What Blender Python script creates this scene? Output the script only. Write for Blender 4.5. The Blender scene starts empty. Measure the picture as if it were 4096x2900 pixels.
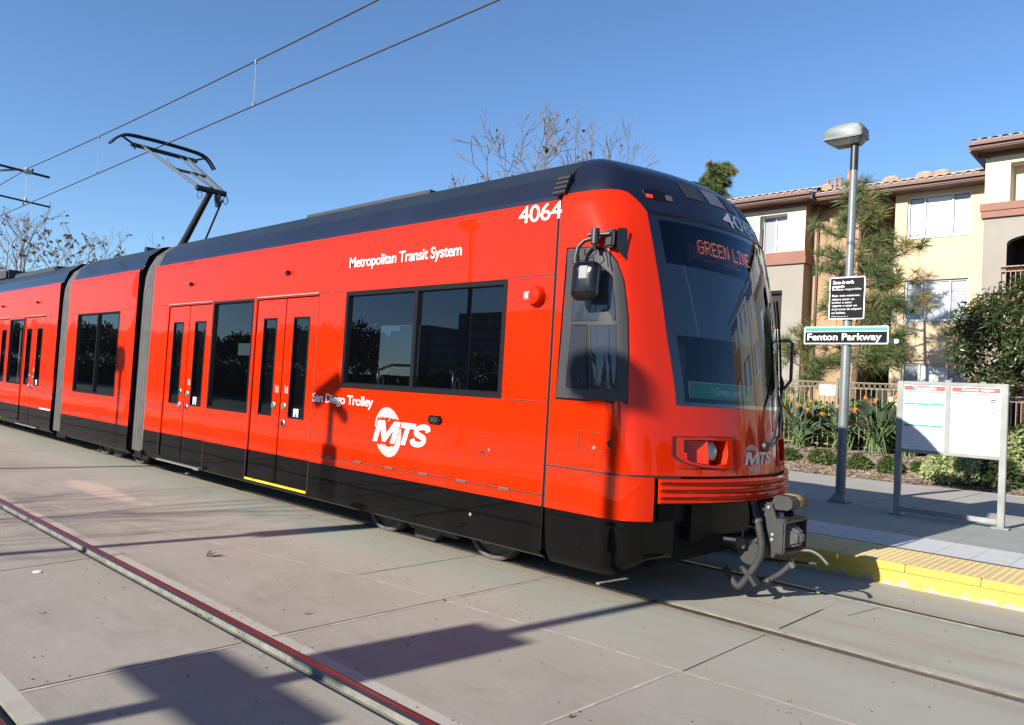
import bpy, bmesh, math, random
from mathutils import Vector, Matrix
R = math.radians
sc = bpy.context.scene
COL = sc.collection

# ------------------------------------------------------------------ camera, sky, sun, exposure
cam_d = bpy.data.cameras.new('camera')
cam = bpy.data.objects.new('camera', cam_d)
COL.objects.link(cam)
sc.camera = cam
YAW, PIT, ROL = R(133.08476), R(2.12678), R(3.36089)
CAM = Vector((2.63722, -5.82744, 1.53370))
f_ = Vector((math.cos(PIT)*math.cos(YAW), math.cos(PIT)*math.sin(YAW), math.sin(PIT)))
r_ = Vector((math.sin(YAW), -math.cos(YAW), 0)); u_ = r_.cross(f_)
r2_ = math.cos(ROL)*r_ + math.sin(ROL)*u_
u2_ = -math.sin(ROL)*r_ + math.cos(ROL)*u_
cam.matrix_world = Matrix(((r2_.x, u2_.x, -f_.x, CAM.x), (r2_.y, u2_.y, -f_.y, CAM.y), (r2_.z, u2_.z, -f_.z, CAM.z), (0, 0, 0, 1)))
cam_d.sensor_width = 36.0
cam_d.lens = 3042.7/4096*36
cam_d.clip_start = 0.05
cam_d.clip_end = 3000

SUN_DIR = Vector((-0.122, -1.0, 0.476)).normalized()     # towards the sun
SUN_EL = math.asin(SUN_DIR.z)
world = bpy.data.worlds.new('World')
sc.world = world
world.use_nodes = True
wn = world.node_tree
bg = wn.nodes['Background']
sky = wn.nodes.new('ShaderNodeTexSky')
sky.sky_type = 'NISHITA'
sky.sun_disc = False
sky.sun_elevation = SUN_EL
sky.sun_rotation = math.atan2(SUN_DIR.x, SUN_DIR.y)
sky.altitude = 60
sky.air_density = 1.0
sky.dust_density = 0.1
sky.ozone_density = 6.0
wn.links.new(sky.outputs[0], bg.inputs[0])
bg.inputs[1].default_value = 0.088
sun_d = bpy.data.lights.new('sun', 'SUN')
sun_d.energy = 5.0
sun_d.angle = R(0.53)
sun_d.color = (1.0, 0.945, 0.87)
sun = bpy.data.objects.new('sun', sun_d)
COL.objects.link(sun)
sun.rotation_euler = SUN_DIR.to_track_quat('Z', 'Y').to_euler()
sun.location = (0, -20, 30)
sc.view_settings.view_transform = 'Standard'
sc.view_settings.look = 'None'
sc.view_settings.gamma = 1
sc.view_settings.use_curve_mapping = False
sc.view_settings.exposure = 1.1
sc.cycles.use_denoising = True
sc.cycles.max_bounces = 8
sc.cycles.transparent_max_bounces = 12
sc.cycles.sample_clamp_indirect = 6

# ------------------------------------------------------------------ materials
ALB = .72     # every diffuse colour below is scaled to its real albedo under this exposure
def M(name, col, rough=.6, metal=0., coat=0., noise=None, bump=None, spec=.5, col2=None, ior=None, coat_rough=.03):
    if metal < .5:
        col = tuple(c*ALB for c in col); col2 = tuple(c*ALB for c in col2) if col2 else None
    m = bpy.data.materials.new(name); m.use_nodes = True
    nt = m.node_tree; b = nt.nodes['Principled BSDF']
    b.inputs['Base Color'].default_value = (*col, 1)
    b.inputs['Roughness'].default_value = rough
    b.inputs['Metallic'].default_value = metal
    b.inputs['Specular IOR Level'].default_value = spec
    if coat:
        b.inputs['Coat Weight'].default_value = coat
        b.inputs['Coat Roughness'].default_value = coat_rough
    if ior: b.inputs['IOR'].default_value = ior
    if noise or bump:
        tc = nt.nodes.new('ShaderNodeTexCoord')
    if noise:
        scl, amt = noise[0], noise[1]
        n = nt.nodes.new('ShaderNodeTexNoise'); n.inputs['Scale'].default_value = scl; n.inputs['Detail'].default_value = 6; n.inputs['Roughness'].default_value = .65
        nt.links.new(tc.outputs['Object'], n.inputs['Vector'])
        rp = nt.nodes.new('ShaderNodeValToRGB')
        c2 = col2 if col2 else tuple(min(1, c*(1+amt)) for c in col)
        c1 = col if col2 else tuple(c*(1-amt) for c in col)
        rp.color_ramp.elements[0].position = .32; rp.color_ramp.elements[1].position = .68
        rp.color_ramp.elements[0].color = (*c1, 1); rp.color_ramp.elements[1].color = (*c2, 1)
        nt.links.new(n.outputs['Fac'], rp.inputs[0]); nt.links.new(rp.outputs[0], b.inputs['Base Color'])
    if bump:
        n2 = nt.nodes.new('ShaderNodeTexNoise'); n2.inputs['Scale'].default_value = bump[0]; n2.inputs['Detail'].default_value = 4
        nt.links.new(tc.outputs['Object'], n2.inputs['Vector'])
        bp = nt.nodes.new('ShaderNodeBump'); bp.inputs['Strength'].default_value = bump[1]; bp.inputs['Distance'].default_value = .02
        nt.links.new(n2.outputs['Fac'], bp.inputs['Height']); nt.links.new(bp.outputs[0], b.inputs['Normal'])
    return m

def node(nt, t, **kw):
    n = nt.nodes.new(t)
    for k, v in kw.items():
        if k in ('operation', 'data_type', 'blend_type', 'noise_dimensions', 'interpolation_type', 'clamp', 'use_clamp'): setattr(n, k, v)
        else: n.inputs[k].default_value = v
    return n

def glass_mat(name, tint, refl_ior=1.5, body=(.006, .007, .010), opaque=.5, rough=.0):
    """tinted glazing: part dark body, part see-through, plus a Fresnel mirror coat"""
    m = bpy.data.materials.new(name); m.use_nodes = True
    nt = m.node_tree; nt.nodes.clear()
    out = nt.nodes.new('ShaderNodeOutputMaterial')
    tr = nt.nodes.new('ShaderNodeBsdfTransparent'); tr.inputs[0].default_value = (*tint, 1)
    df = nt.nodes.new('ShaderNodeBsdfDiffuse'); df.inputs[0].default_value = (*body, 1)
    gl = nt.nodes.new('ShaderNodeBsdfGlossy'); gl.inputs['Roughness'].default_value = rough; gl.inputs[0].default_value = (.72, .84, 1, 1)
    fr = nt.nodes.new('ShaderNodeFresnel'); fr.inputs[0].default_value = refl_ior
    m1 = nt.nodes.new('ShaderNodeMixShader'); m1.inputs[0].default_value = opaque
    m2 = nt.nodes.new('ShaderNodeMixShader')
    nt.links.new(tr.outputs[0], m1.inputs[1]); nt.links.new(df.outputs[0], m1.inputs[2])
    nt.links.new(fr.outputs[0], m2.inputs[0]); nt.links.new(m1.outputs[0], m2.inputs[1]); nt.links.new(gl.outputs[0], m2.inputs[2])
    nt.links.new(m2.outputs[0], out.inputs[0])
    return m

def emit_mat(name, col, strength):
    m = bpy.data.materials.new(name); m.use_nodes = True
    b = m.node_tree.nodes['Principled BSDF']
    b.inputs['Base Color'].default_value = (*col, 1)
    b.inputs['Emission Color'].default_value = (*col, 1); b.inputs['Emission Strength'].default_value = strength
    return m

def paint_mat(name, col, dirt, z0, z1):
    """gloss vehicle paint with a clear coat, faint road film on its lower edge, orange-peel ripple"""
    dirt = tuple(c*ALB for c in dirt)
    m = M(name, col, rough=.38, coat=.5, coat_rough=.02, spec=.02)
    nt = m.node_tree; b = nt.nodes['Principled BSDF']
    tc = nt.nodes.new('ShaderNodeTexCoord')
    n = node(nt, 'ShaderNodeTexNoise', Scale=2.2, Detail=7., Roughness=.7)
    mp = nt.nodes.new('ShaderNodeMapping'); mp.inputs['Scale'].default_value = (1, 1, .22)
    nt.links.new(tc.outputs['Object'], mp.inputs[0]); nt.links.new(mp.outputs[0], n.inputs['Vector'])
    sx = nt.nodes.new('ShaderNodeSeparateXYZ'); nt.links.new(tc.outputs['Object'], sx.inputs[0])
    mr = node(nt, 'ShaderNodeMapRange'); mr.inputs['From Min'].default_value = z0; mr.inputs['From Max'].default_value = z1
    mr.inputs['To Min'].default_value = 1; mr.inputs['To Max'].default_value = 0.12
    nt.links.new(sx.outputs['Z'], mr.inputs['Value'])
    ml = node(nt, 'ShaderNodeMath', operation='MULTIPLY'); nt.links.new(mr.outputs[0], ml.inputs[0])
    r = nt.nodes.new('ShaderNodeValToRGB'); r.color_ramp.elements[0].position = .45; r.color_ramp.elements[1].position = .8
    nt.links.new(n.outputs['Fac'], r.inputs[0]); nt.links.new(r.outputs[0], ml.inputs[1])
    ml2 = node(nt, 'ShaderNodeMath', operation='MULTIPLY'); ml2.inputs[1].default_value = .30
    nt.links.new(ml.outputs[0], ml2.inputs[0])
    mx = node(nt, 'ShaderNodeMix', data_type='RGBA'); mx.inputs['A'].default_value = (*[c*ALB for c in col], 1); mx.inputs['B'].default_value = (*dirt, 1)
    nt.links.new(ml2.outputs[0], mx.inputs['Factor']); nt.links.new(mx.outputs['Result'], b.inputs['Base Color'])
    n2 = node(nt, 'ShaderNodeTexNoise', Scale=1.3, Detail=1.)
    nt.links.new(tc.outputs['Object'], n2.inputs['Vector'])
    bp = node(nt, 'ShaderNodeBump'); bp.inputs['Strength'].default_value = .07; bp.inputs['Distance'].default_value = .05
    nt.links.new(n2.outputs['Fac'], bp.inputs['Height']); nt.links.new(bp.outputs[0], b.inputs['Coat Normal'])
    return m

MT = {}
MT['red'] = paint_mat('red_gloss_paint', (.64, .021, .001), (.24, .05, .025), .6, 1.4)
MT['navy'] = M('navy_roof_paint', (.007, .009, .022), rough=.35, coat=.4, coat_rough=.06, spec=.3, noise=(1.5, .25))
MT['navydust'] = M('dusty_navy_roof_paint', (.013, .018, .024), rough=.5, coat=.2, coat_rough=.2, spec=.3, noise=(1.2, .3))
MT['skirt'] = paint_mat('black_skirt_paint', (.003, .003, .003), (.018, .016, .014), .3, .7)
MT['skirt'].node_tree.nodes['Principled BSDF'].inputs['Coat Weight'].default_value = .38
MT['black'] = M('black_rubber', (.005, .005, .0055), rough=.6, spec=.25)
MT['dark'] = M('dark_underframe', (.007, .0065, .006), rough=.85, spec=.2, noise=(6, .4))
MT['gloss_black'] = M('gloss_black_plastic', (.005, .005, .006), rough=.14, coat=.2, spec=.3)
MT['satin_black'] = M('satin_black_plastic', (.02, .02, .021), rough=.42)
MT['seam'] = M('seam_shadow_gap', (.05, .006, .004), rough=.7)
MT['frame'] = M('window_rubber', (.006, .006, .007), rough=.55, spec=.15)
MT['greyframe'] = M('grey_cab_window_frame', (.040, .040, .043), rough=.55, spec=.25, noise=(60, .08))
MT['sideglass'] = glass_mat('tinted_side_glass', (.36, .40, .44), 1.52, opaque=.15)
MT['cabglass'] = glass_mat('cab_side_glass', (.10, .11, .13), 1.45, body=(.035, .04, .052), opaque=.75)
MT['windscreen'] = glass_mat('windscreen_glass', (.74, .80, .83), 1.47, opaque=.0)
MT['bellows'] = M('grey_bellows_rubber', (.085, .08, .072), rough=.55, noise=(5, .25))
MT['bellows_dark'] = M('dark_rubber_and_fold_shade', (.010, .009, .009), rough=.7)
MT['white'] = M('white_lettering', (.78, .78, .76), rough=.45)
MT['offwhite'] = M('silver_white_lettering', (.52, .52, .52), rough=.4)
MT['yellow'] = M('yellow_step_edge', (.80, .55, .03), rough=.5)
MT['steel'] = M('brushed_steel', (.33, .32, .31), rough=.38, metal=1.)
MT['bolt'] = M('bright_bolt', (.28, .28, .26), rough=.4, metal=.5)
MT['castgrey'] = M('dusty_coupler_grey', (.024, .0235, .0225), rough=.55, noise=(9, .35))
MT['castlight'] = M('worn_coupler_metal', (.085, .08, .074), rough=.5, noise=(14, .4))
MT['hose'] = M('dusty_hose_rubber', (.030, .027, .024), rough=.75, noise=(12, .3))
MT['tape'] = M('yellow_tape', (.35, .22, .03), rough=.6)
MT['interior'] = M('pale_interior_lining', (.42, .42, .40), rough=.7)
MT['intdark'] = M('dark_interior', (.06, .06, .065), rough=.8)
MT['seat'] = M('blue_grey_seat', (.05, .05, .07), rough=.9)
MT['green'] = M('green_sign_face', (.014, .42, .16), rough=.5)
MT['redlamp'] = M('red_lamp_lens', (.45, .008, .008), rough=.2, coat=.6)
MT['redlit'] = emit_mat('lit_red_lamp', (1.0, .02, .01), .45)
MT['clearlamp'] = M('clear_headlamp_lens', (.40, .36, .34), rough=.15, coat=.8, noise=(30, .3))
MT['blindscreen'] = M('pale_blue_sun_blind', (.20, .25, .31), rough=.7)
MT['led'] = emit_mat('orange_led', (1.0, .24, .07), .40)
MT['concrete'] = None

# ------------------------------------------------------------------ mesh helper
class MB:
    def __init__(self): self.v = []; self.f = []; self.mi = []; self.cur = 0
    def add(self, vs, fs):
        o = len(self.v); self.v += [tuple(p) for p in vs]
        for q in fs: self.f.append([o+i for i in q]); self.mi.append(self.cur)
        return self
    def quad(self, a, b, c, d): return self.add([a, b, c, d], [(0, 1, 2, 3)])
    def box(self, x0, x1, y0, y1, z0, z1):
        v = [(x, y, z) for z in (z0, z1) for y in (y0, y1) for x in (x0, x1)]
        return self.add(v, [(0, 2, 3, 1), (4, 5, 7, 6), (0, 1, 5, 4), (2, 6, 7, 3), (0, 4, 6, 2), (1, 3, 7, 5)])
    def bbox(self, x0, x1, y0, y1, z0, z1, b=.01):
        """box with chamfered edges"""
        bm = bmesh.new(); bmesh.ops.create_cube(bm, size=1)
        for v in bm.verts: v.co = Vector(((x0+x1)/2+v.co.x*(x1-x0), (y0+y1)/2+v.co.y*(y1-y0), (z0+z1)/2+v.co.z*(z1-z0)))
        bmesh.ops.bevel(bm, geom=bm.edges[:], offset=b, segments=2, affect='EDGES')
        bm.verts.index_update(); self.add([v.co[:] for v in bm.verts], [[v.index for v in f.verts] for f in bm.faces]); bm.free(); return self
    def tube(self, pts, rad, n=8, caps=True):
        pts = [Vector(p) for p in pts]; m = len(pts)
        if not isinstance(rad, (list, tuple)): rad = [rad]*m
        up = None; vs = []
        for i, p in enumerate(pts):
            d = (pts[min(i+1, m-1)]-pts[max(i-1, 0)])
            d = d.normalized() if d.length > 1e-9 else Vector((0, 0, 1))
            if up is None: up = Vector((0, 0, 1)) if abs(d.z) < .9 else Vector((1, 0, 0))
            a = d.cross(up); a = a.normalized() if a.length > 1e-6 else d.orthogonal().normalized()
            b = a.cross(d).normalized(); up = b
            for k in range(n):
                t = 2*math.pi*k/n; vs.append(p+(a*math.cos(t)+b*math.sin(t))*rad[i])
        fs = [(i*n+k, i*n+(k+1) % n, (i+1)*n+(k+1) % n, (i+1)*n+k) for i in range(m-1) for k in range(n)]
        if caps: fs += [tuple(range(n))[::-1], tuple((m-1)*n+k for k in range(n))]
        return self.add(vs, fs)
    def prism(self, poly, axis, a, b):
        """extrude a 2D polygon along axis from a to b; other two axes in xyz order"""
        def P(p, t): return {'x': (t, p[0], p[1]), 'y': (p[0], t, p[1]), 'z': (p[0], p[1], t)}[axis]
        n = len(poly); vs = [P(p, a) for p in poly]+[P(p, b) for p in poly]
        fs = [(i, (i+1) % n, n+(i+1) % n, n+i) for i in range(n)]+[tuple(range(n))[::-1], tuple(range(n, 2*n))]
        return self.add(vs, fs)
    def grid(self, fn, us, vs_):
        nu, nv = len(us), len(vs_)
        pts = [fn(u, v) for u in us for v in vs_]
        return self.add(pts, [(i*nv+j, (i+1)*nv+j, (i+1)*nv+j+1, i*nv+j+1) for i in range(nu-1) for j in range(nv-1)])
    def lathe(self, prof, c, axis='z', n=20):
        vs = []
        for r, h in prof:
            for k in range(n):
                t = 2*math.pi*k/n; a, b = r*math.cos(t), r*math.sin(t)
                vs.append({'z': (c[0]+a, c[1]+b, c[2]+h), 'x': (c[0]+h, c[1]+a, c[2]+b), 'y': (c[0]+a, c[1]+h, c[2]+b)}[axis])
        m = len(prof)
        fs = [(i*n+k, i*n+(k+1) % n, (i+1)*n+(k+1) % n, (i+1)*n+k) for i in range(m-1) for k in range(n)]
        fs += [tuple(range(n))[::-1], tuple((m-1)*n+k for k in range(n))]
        return self.add(vs, fs)
    def disc(self, c, r, axis='y', n=20):
        return self.lathe([(r, 0), (r*.98, .001)], c, axis, n)
    def xf(self, mat, start=0):
        for i in range(start, len(self.v)): self.v[i] = tuple(mat @ Vector(self.v[i]))
        return self
    def build(self, name, mat, parent=None, smooth=False, fix=True):
        me = bpy.data.meshes.new(name)
        o0 = ORG.get(parent, Vector((0, 0, 0))) if parent else Vector((0, 0, 0))
        me.from_pydata([(x-o0.x, y-o0.y, z-o0.z) for x, y, z in self.v], [], self.f)
        mats = mat if isinstance(mat, (list, tuple)) else [mat]
        for m in mats: me.materials.append(m)
        if len(mats) > 1: me.polygons.foreach_set('material_index', self.mi)
        if fix:
            bm = bmesh.new(); bm.from_mesh(me); bmesh.ops.recalc_face_normals(bm, faces=bm.faces[:]); bm.to_mesh(me); bm.free()
        if smooth:
            me.polygons.foreach_set('use_smooth', [True]*len(me.polygons))
            if smooth != 'all':
                try: me.set_sharp_from_angle(angle=R(38))
                except Exception: pass
        me.update()
        o = bpy.data.objects.new(name, me); COL.objects.link(o)
        if parent: o.parent = parent; ORG[o] = o0
        return o
ORG = {}

def thing(name, label, cat, loc=(0, 0, 0), group=None):
    o = bpy.data.objects.new(name, None); COL.objects.link(o)
    o.location = loc; o.empty_display_size = .2; o['label'] = label; o['category'] = cat
    if group: o['group'] = group
    ORG[o] = Vector(loc); return o
def tag(o, label, cat, group=None):
    o['label'] = label; o['category'] = cat
    if group: o['group'] = group
    return o
def struct(o, kind='structure'): o['kind'] = kind; return o
def rebase(o, loc):
    """give a one-mesh thing its origin at loc"""
    d = Vector(loc); o.data.transform(Matrix.Translation(-d)); o.location = d; return o
def dup(root, loc, label, group=None):
    """copy a thing with its parts and sub-parts"""
    r = root.copy(); COL.objects.link(r); r.location = loc; r['label'] = label
    if group: r['group'] = group
    for ch in list(root.children):
        c = ch.copy(); COL.objects.link(c); c.parent = r
        for g in list(ch.children):
            d = g.copy(); COL.objects.link(d); d.parent = c
    return r

def text2d(s, bold=0., shear=0., spacing=1., line=1.):
    """string -> triangulated outline in its own plane, normalised to a unit box"""
    cu = bpy.data.curves.new('lettering', 'FONT'); cu.body = s; cu.size = 1; cu.offset = bold; cu.shear = shear
    cu.space_character = spacing; cu.space_line = line; cu.resolution_u = 4; cu.fill_mode = 'FRONT'
    o = bpy.data.objects.new('lettering', cu); COL.objects.link(o)
    dg = bpy.context.evaluated_depsgraph_get(); me = bpy.data.meshes.new_from_object(o.evaluated_get(dg))
    vs = [(v.co.x, v.co.y) for v in me.vertices]; fs = [list(p.vertices) for p in me.polygons]
    bpy.data.objects.remove(o); bpy.data.curves.remove(cu); bpy.data.meshes.remove(me)
    x0 = min(v[0] for v in vs); x1 = max(v[0] for v in vs); y0 = min(v[1] for v in vs); y1 = max(v[1] for v in vs)
    return [((x-x0)/(x1-x0), (y-y0)/(y1-y0)) for x, y in vs], fs, (x1-x0)/(y1-y0)
def letter(mb, s, fn, **kw):
    """add lettering, fn maps unit box coordinates to space"""
    vs, fs, asp = text2d(s, **kw); mb.add([fn(a, b) for a, b in vs], fs); return asp

def wall_grid(mb, x0, x1, z0, z1, y, holes, depth=0., cuts=()):
    """wall sheet in the xz plane at y with rectangular holes; depth adds reveals"""
    xs = sorted({x0, x1, *[h[0] for h in holes], *[h[1] for h in holes], *cuts}); xs = [x for x in xs if x0 <= x <= x1]
    zs = sorted({z0, z1, *[h[2] for h in holes], *[h[3] for h in holes]}); zs = [z for z in zs if z0 <= z <= z1]
    for a, b in zip(xs, xs[1:]):
        for c, d in zip(zs, zs[1:]):
            mx, mz = (a+b)/2, (c+d)/2
            if any(h[0] < mx < h[1] and h[2] < mz < h[3] for h in holes): continue
            mb.quad((a, y, c), (b, y, c), (b, y, d), (a, y, d))
    if depth:
        for h in holes:
            a, b, c, d = h[:4]; e = y+depth
            mb.quad((a, y, c), (b, y, c), (b, e, c), (a, e, c)); mb.quad((a, y, d), (b, y, d), (b, e, d), (a, e, d))
            mb.quad((a, y, c), (a, y, d), (a, e, d), (a, e, c)); mb.quad((b, y, c), (b, y, d), (b, e, d), (b, e, c))
def lin(a, b, n): return [a+(b-a)*i/n for i in range(n+1)]
# ------------------------------------------------------------------ paved ground, rails, platforms
def concrete_mat(name, ca, cb, stain, scale=1., speck=.5, tilex=None, tiley=None, patch=None, streak=False, rough=.85):
    ca, cb, stain = (tuple(x*ALB for x in q) for q in (ca, cb, stain))
    m = bpy.data.materials.new(name); m.use_nodes = True
    nt = m.node_tree; b = nt.nodes['Principled BSDF']; b.inputs['Roughness'].default_value = rough
    b.inputs['Specular IOR Level'].default_value = .3
    tc = nt.nodes.new('ShaderNodeTexCoord'); L = nt.links
    def noise(s, d=5., r=.6, vec=None):
        n = node(nt, 'ShaderNodeTexNoise', Scale=s*scale, Detail=d, Roughness=r); L.new(vec or tc.outputs['Object'], n.inputs['Vector']); return n.outputs['Fac']
    def ramp(x, p0, p1):
        r = nt.nodes.new('ShaderNodeValToRGB'); r.color_ramp.elements[0].position = p0; r.color_ramp.elements[1].position = p1
        L.new(x, r.inputs[0]); return r.outputs[0]
    def mix(fac, a, bcol, blend='MIX', k=1.):
        x = node(nt, 'ShaderNodeMix', data_type='RGBA', blend_type=blend)
        if k != 1.:
            mm = node(nt, 'ShaderNodeMath', operation='MULTIPLY'); mm.inputs[1].default_value = k; L.new(fac, mm.inputs[0]); fac = mm.outputs[0]
        L.new(fac, x.inputs['Factor'])
        for s, val in (('A', a), ('B', bcol)):
            if isinstance(val, tuple): x.inputs[s].default_value = (*val, 1)
            else: L.new(val, x.inputs[s])
        return x.outputs['Result']
    c = mix(ramp(noise(.55, 6., .65), .35, .65), ca, cb)
    c = mix(ramp(noise(1.1, 9., .72), .50, .74), c, stain, k=.75)
    c = mix(ramp(noise(.33, 5., .6), .48, .66), c, tuple(x*.86 for x in stain), k=.35)
    c = mix(ramp(noise(4.5, 8., .75), .58, .75), c, tuple(min(1, x*1.25) for x in cb), k=.5)
    if streak:
        mq = nt.nodes.new('ShaderNodeMapping'); mq.inputs['Scale'].default_value = (.45, 2.6, 1); mq.inputs['Rotation'].default_value = (0, 0, .12); L.new(tc.outputs['Object'], mq.inputs[0])
        c = mix(ramp(noise(1.9, 9., .74, mq.outputs[0]), .54, .72), c, tuple(x*.70 for x in ca), k=.55)
        c = mix(ramp(noise(13., 6., .8), .64, .70), c, tuple(x*1.3 for x in cb), k=.35)
        mp = nt.nodes.new('ShaderNodeMapping'); mp.inputs['Scale'].default_value = (.25, 5, 1); L.new(tc.outputs['Object'], mp.inputs[0])
        sx = nt.nodes.new('ShaderNodeSeparateXYZ'); L.new(tc.outputs['Object'], sx.inputs[0])
        my = node(nt, 'ShaderNodeMapRange'); my.inputs['From Min'].default_value = -2.6; my.inputs['From Max'].default_value = -1.7; L.new(sx.outputs['Y'], my.inputs['Value'])
        c = mix(my.outputs[0], c, (.300, .288, .232), k=.5)      # the inner row of slabs was poured in a greyer mix
        # brake-dust band along each rail
        for yc, w, col, k in ((-.75, .35, (.13, .10, .07), .7), (.75, .30, (.13, .10, .07), .6), (-.05, .22, (.24, .16, .12), .6), (-3.45, .40, (.14, .115, .085), .6), (-4.87, .40, (.14, .115, .085), .6)):
            d = node(nt, 'ShaderNodeMath', operation='SUBTRACT'); d.inputs[1].default_value = yc; L.new(sx.outputs['Y'], d.inputs[0])
            a = node(nt, 'ShaderNodeMath', operation='ABSOLUTE'); L.new(d.outputs[0], a.inputs[0])
            mr = node(nt, 'ShaderNodeMapRange'); mr.inputs['From Min'].default_value = .02; mr.inputs['From Max'].default_value = w; mr.inputs['To Min'].default_value = 1; mr.inputs['To Max'].default_value = 0
            L.new(a.outputs[0], mr.inputs['Value'])
            mm = node(nt, 'ShaderNodeMath', operation='MULTIPLY'); L.new(mr.outputs[0], mm.inputs[0]); L.new(ramp(noise(1.6, 8., .7, mp.outputs[0]), .35, .7), mm.inputs[1])
            c = mix(mm.outputs[0], c, col, k=k)
    if patch:
        (px, py, rx, ry, col, k, ang) = patch
        mp = nt.nodes.new('ShaderNodeMapping'); mp.vector_type = 'TEXTURE'
        mp.inputs['Location'].default_value = (px, py, 0); mp.inputs['Rotation'].default_value = (0, 0, ang); mp.inputs['Scale'].default_value = (rx, ry, 1e6)
        L.new(tc.outputs['Object'], mp.inputs[0])
        le = node(nt, 'ShaderNodeVectorMath', operation='LENGTH'); L.new(mp.outputs[0], le.inputs[0])
        ad = node(nt, 'ShaderNodeMath', operation='ADD'); L.new(le.outputs['Value'], ad.inputs[0])
        ns = node(nt, 'ShaderNodeMath', operation='MULTIPLY_ADD'); ns.inputs[1].default_value = 2.0; ns.inputs[2].default_value = -1.0; L.new(noise(1.1, 7., .7), ns.inputs[0])
        L.new(ns.outputs[0], ad.inputs[1])
        mr = node(nt, 'ShaderNodeMapRange'); mr.inputs['From Min'].default_value = .65; mr.inputs['From Max'].default_value = 1.0; mr.inputs['To Min'].default_value = 1; mr.inputs['To Max'].default_value = 0
        L.new(ad.outputs[0], mr.inputs['Value']); c = mix(mr.outputs[0], c, col, k=k)
    fine = noise(90, 3., .6); c = mix(ramp(fine, .3, .75), c, tuple(x*.72 for x in ca), k=.35*speck)
    # joints of square pavers
    if tilex:
        sx = nt.nodes.new('ShaderNodeSeparateXYZ'); L.new(tc.outputs['Object'], sx.inputs[0])
        for ch, t in (('X', tilex), ('Y', tiley)):
            if not t: continue
            w = node(nt, 'ShaderNodeMath', operation='PINGPONG'); w.inputs[1].default_value = t/2; L.new(sx.outputs[ch], w.inputs[0])
            lt = node(nt, 'ShaderNodeMath', operation='LESS_THAN'); lt.inputs[1].default_value = .005; L.new(w.outputs[0], lt.inputs[0])
            c = mix(lt.outputs[0], c, tuple(x*.55 for x in ca), k=.8)
    L.new(c, b.inputs['Base Color'])
    bp = node(nt, 'ShaderNodeBump'); bp.inputs['Strength'].default_value = .25; bp.inputs['Distance'].default_value = .006
    L.new(noise(55, 5., .7), bp.inputs['Height']); L.new(bp.outputs[0], b.inputs['Normal'])
    return m

MT['concrete'] = concrete_mat('track_slab_concrete', (.325, .302, .245), (.415, .390, .325), (.205, .175, .130), streak=True, patch=(-7.5, -2.3, 1.25, .22, (.40, .33, .26), .9, .03))
MT['grout'] = concrete_mat('pale_grout', (.46, .43, .37), (.40, .37, .31), (.30, .26, .20))
MT['joint'] = M('joint_sealant', (.45, .40, .335), rough=.9, noise=(7, .22))
MT['crack'] = M('dark_joint_line', (.05, .042, .034), rough=.95)
MT['groove'] = M('flangeway_fill', (.20, .195, .15), rough=.85, noise=(9, .3))
MT['railtop'] = M('polished_rail', (.24, .22, .205), rough=.33, metal=1., noise=(3, .15))
MT['railrust'] = M('rusty_rail', (.20, .15, .11), rough=.38, metal=.75, noise=(7, .4))

X0G, X1G = -90., 40.
prof = [(-5.72, 0, 0), (-4.935, 0, 1), (-4.83, 0, 2), (-4.828, -.035, 2), (-4.787, -.035, 2), (-4.785, 0, 1), (-4.70, 0, 0), (-3.575, 0, 2), (-3.573, -.03, 2), (-3.492, -.03, 2), (-3.49, 0, 0), (-3.417, 0, 1), (-3.335, 0, 0),
        (-.66-.06, 0, 2), (-.718, -.03, 2), (-.667, -.03, 2), (-.665, 0, 1), (-.60, 0, 0), (.662, 0, 2), (.664, -.03, 2), (.712, -.03, 2), (.714, 0, 0), (1.60, 0, 0)]
mb = MB()
# the slab between the platforms, profile run along the track
xs_ = [X0G, -30, -12, -6, 0, 6, 15, X1G]
for (y0, z0, mi), (y1, z1, _) in zip(prof, prof[1:]):
    mb.cur = mi
    for a, b in zip(xs_, xs_[1:]): mb.quad((a, y0, z0), (b, y0, z0), (b, y1, z1), (a, y1, z1))
mb.cur = 3
def jline(x0, y0, x1, y1, w, z=.002):
    d = Vector((x1-x0, y1-y0, 0)).normalized(); n = Vector((-d.y, d.x, 0))*w/2
    rr = random.Random(int(abs(x0*100+y0*10))); k = max(2, int(math.hypot(x1-x0, y1-y0)/.12)); pts = []
    for i in range(k+1):
        t = i/k; p = Vector((x0+(x1-x0)*t, y0+(y1-y0)*t, z)); q = n*(1+rr.uniform(-.35, .35)); pts += [p+q, p-q]
    mb.add(pts, [(2*i, 2*i+1, 2*i+3, 2*i+2) for i in range(k)])
# long joints along the track and cross joints between the slabs
LJ = [(-60, -8.2), (-25, -4.8), (-10, -3.45), (-6.05, -2.98), (-2.31, -2.13), (-.61, -1.97), (.32, -1.91), (6, -1.6), (15, -1.3)]
for (a, b), (c, d) in zip(LJ[3:], LJ[4:]): jline(a, b, c, d, .021)
jline(-6.05, -2.98, -7.8, -3.28, .018)
jline(-60, .18, 30, .18, .010)
CROSS = [(-1.424, -4.70, -3.585, .028), (-1.424, -3.405, -.80, .028), (-6.05, -3.30, -.80, .014), (-9.85, -2.95, -.85, .014), (.427, -.62, .66, .006), (4.9, -5.7, -.8, .02)]
for x, y0, y1, w in CROSS: jline(x, y0, x, y1, w)
jline(.40, -1.93, .36, -3.40, .016)
mb.cur = 4
jline(-1.440, -4.70, -1.440, -3.585, .010, .003); jline(-1.440, -3.405, -1.440, -.80, .010, .003); jline(-6.05, -3.2, -6.05, -2.98, .005, .004); jline(-2.366, -2.14, -2.366, -.80, .008)
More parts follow.
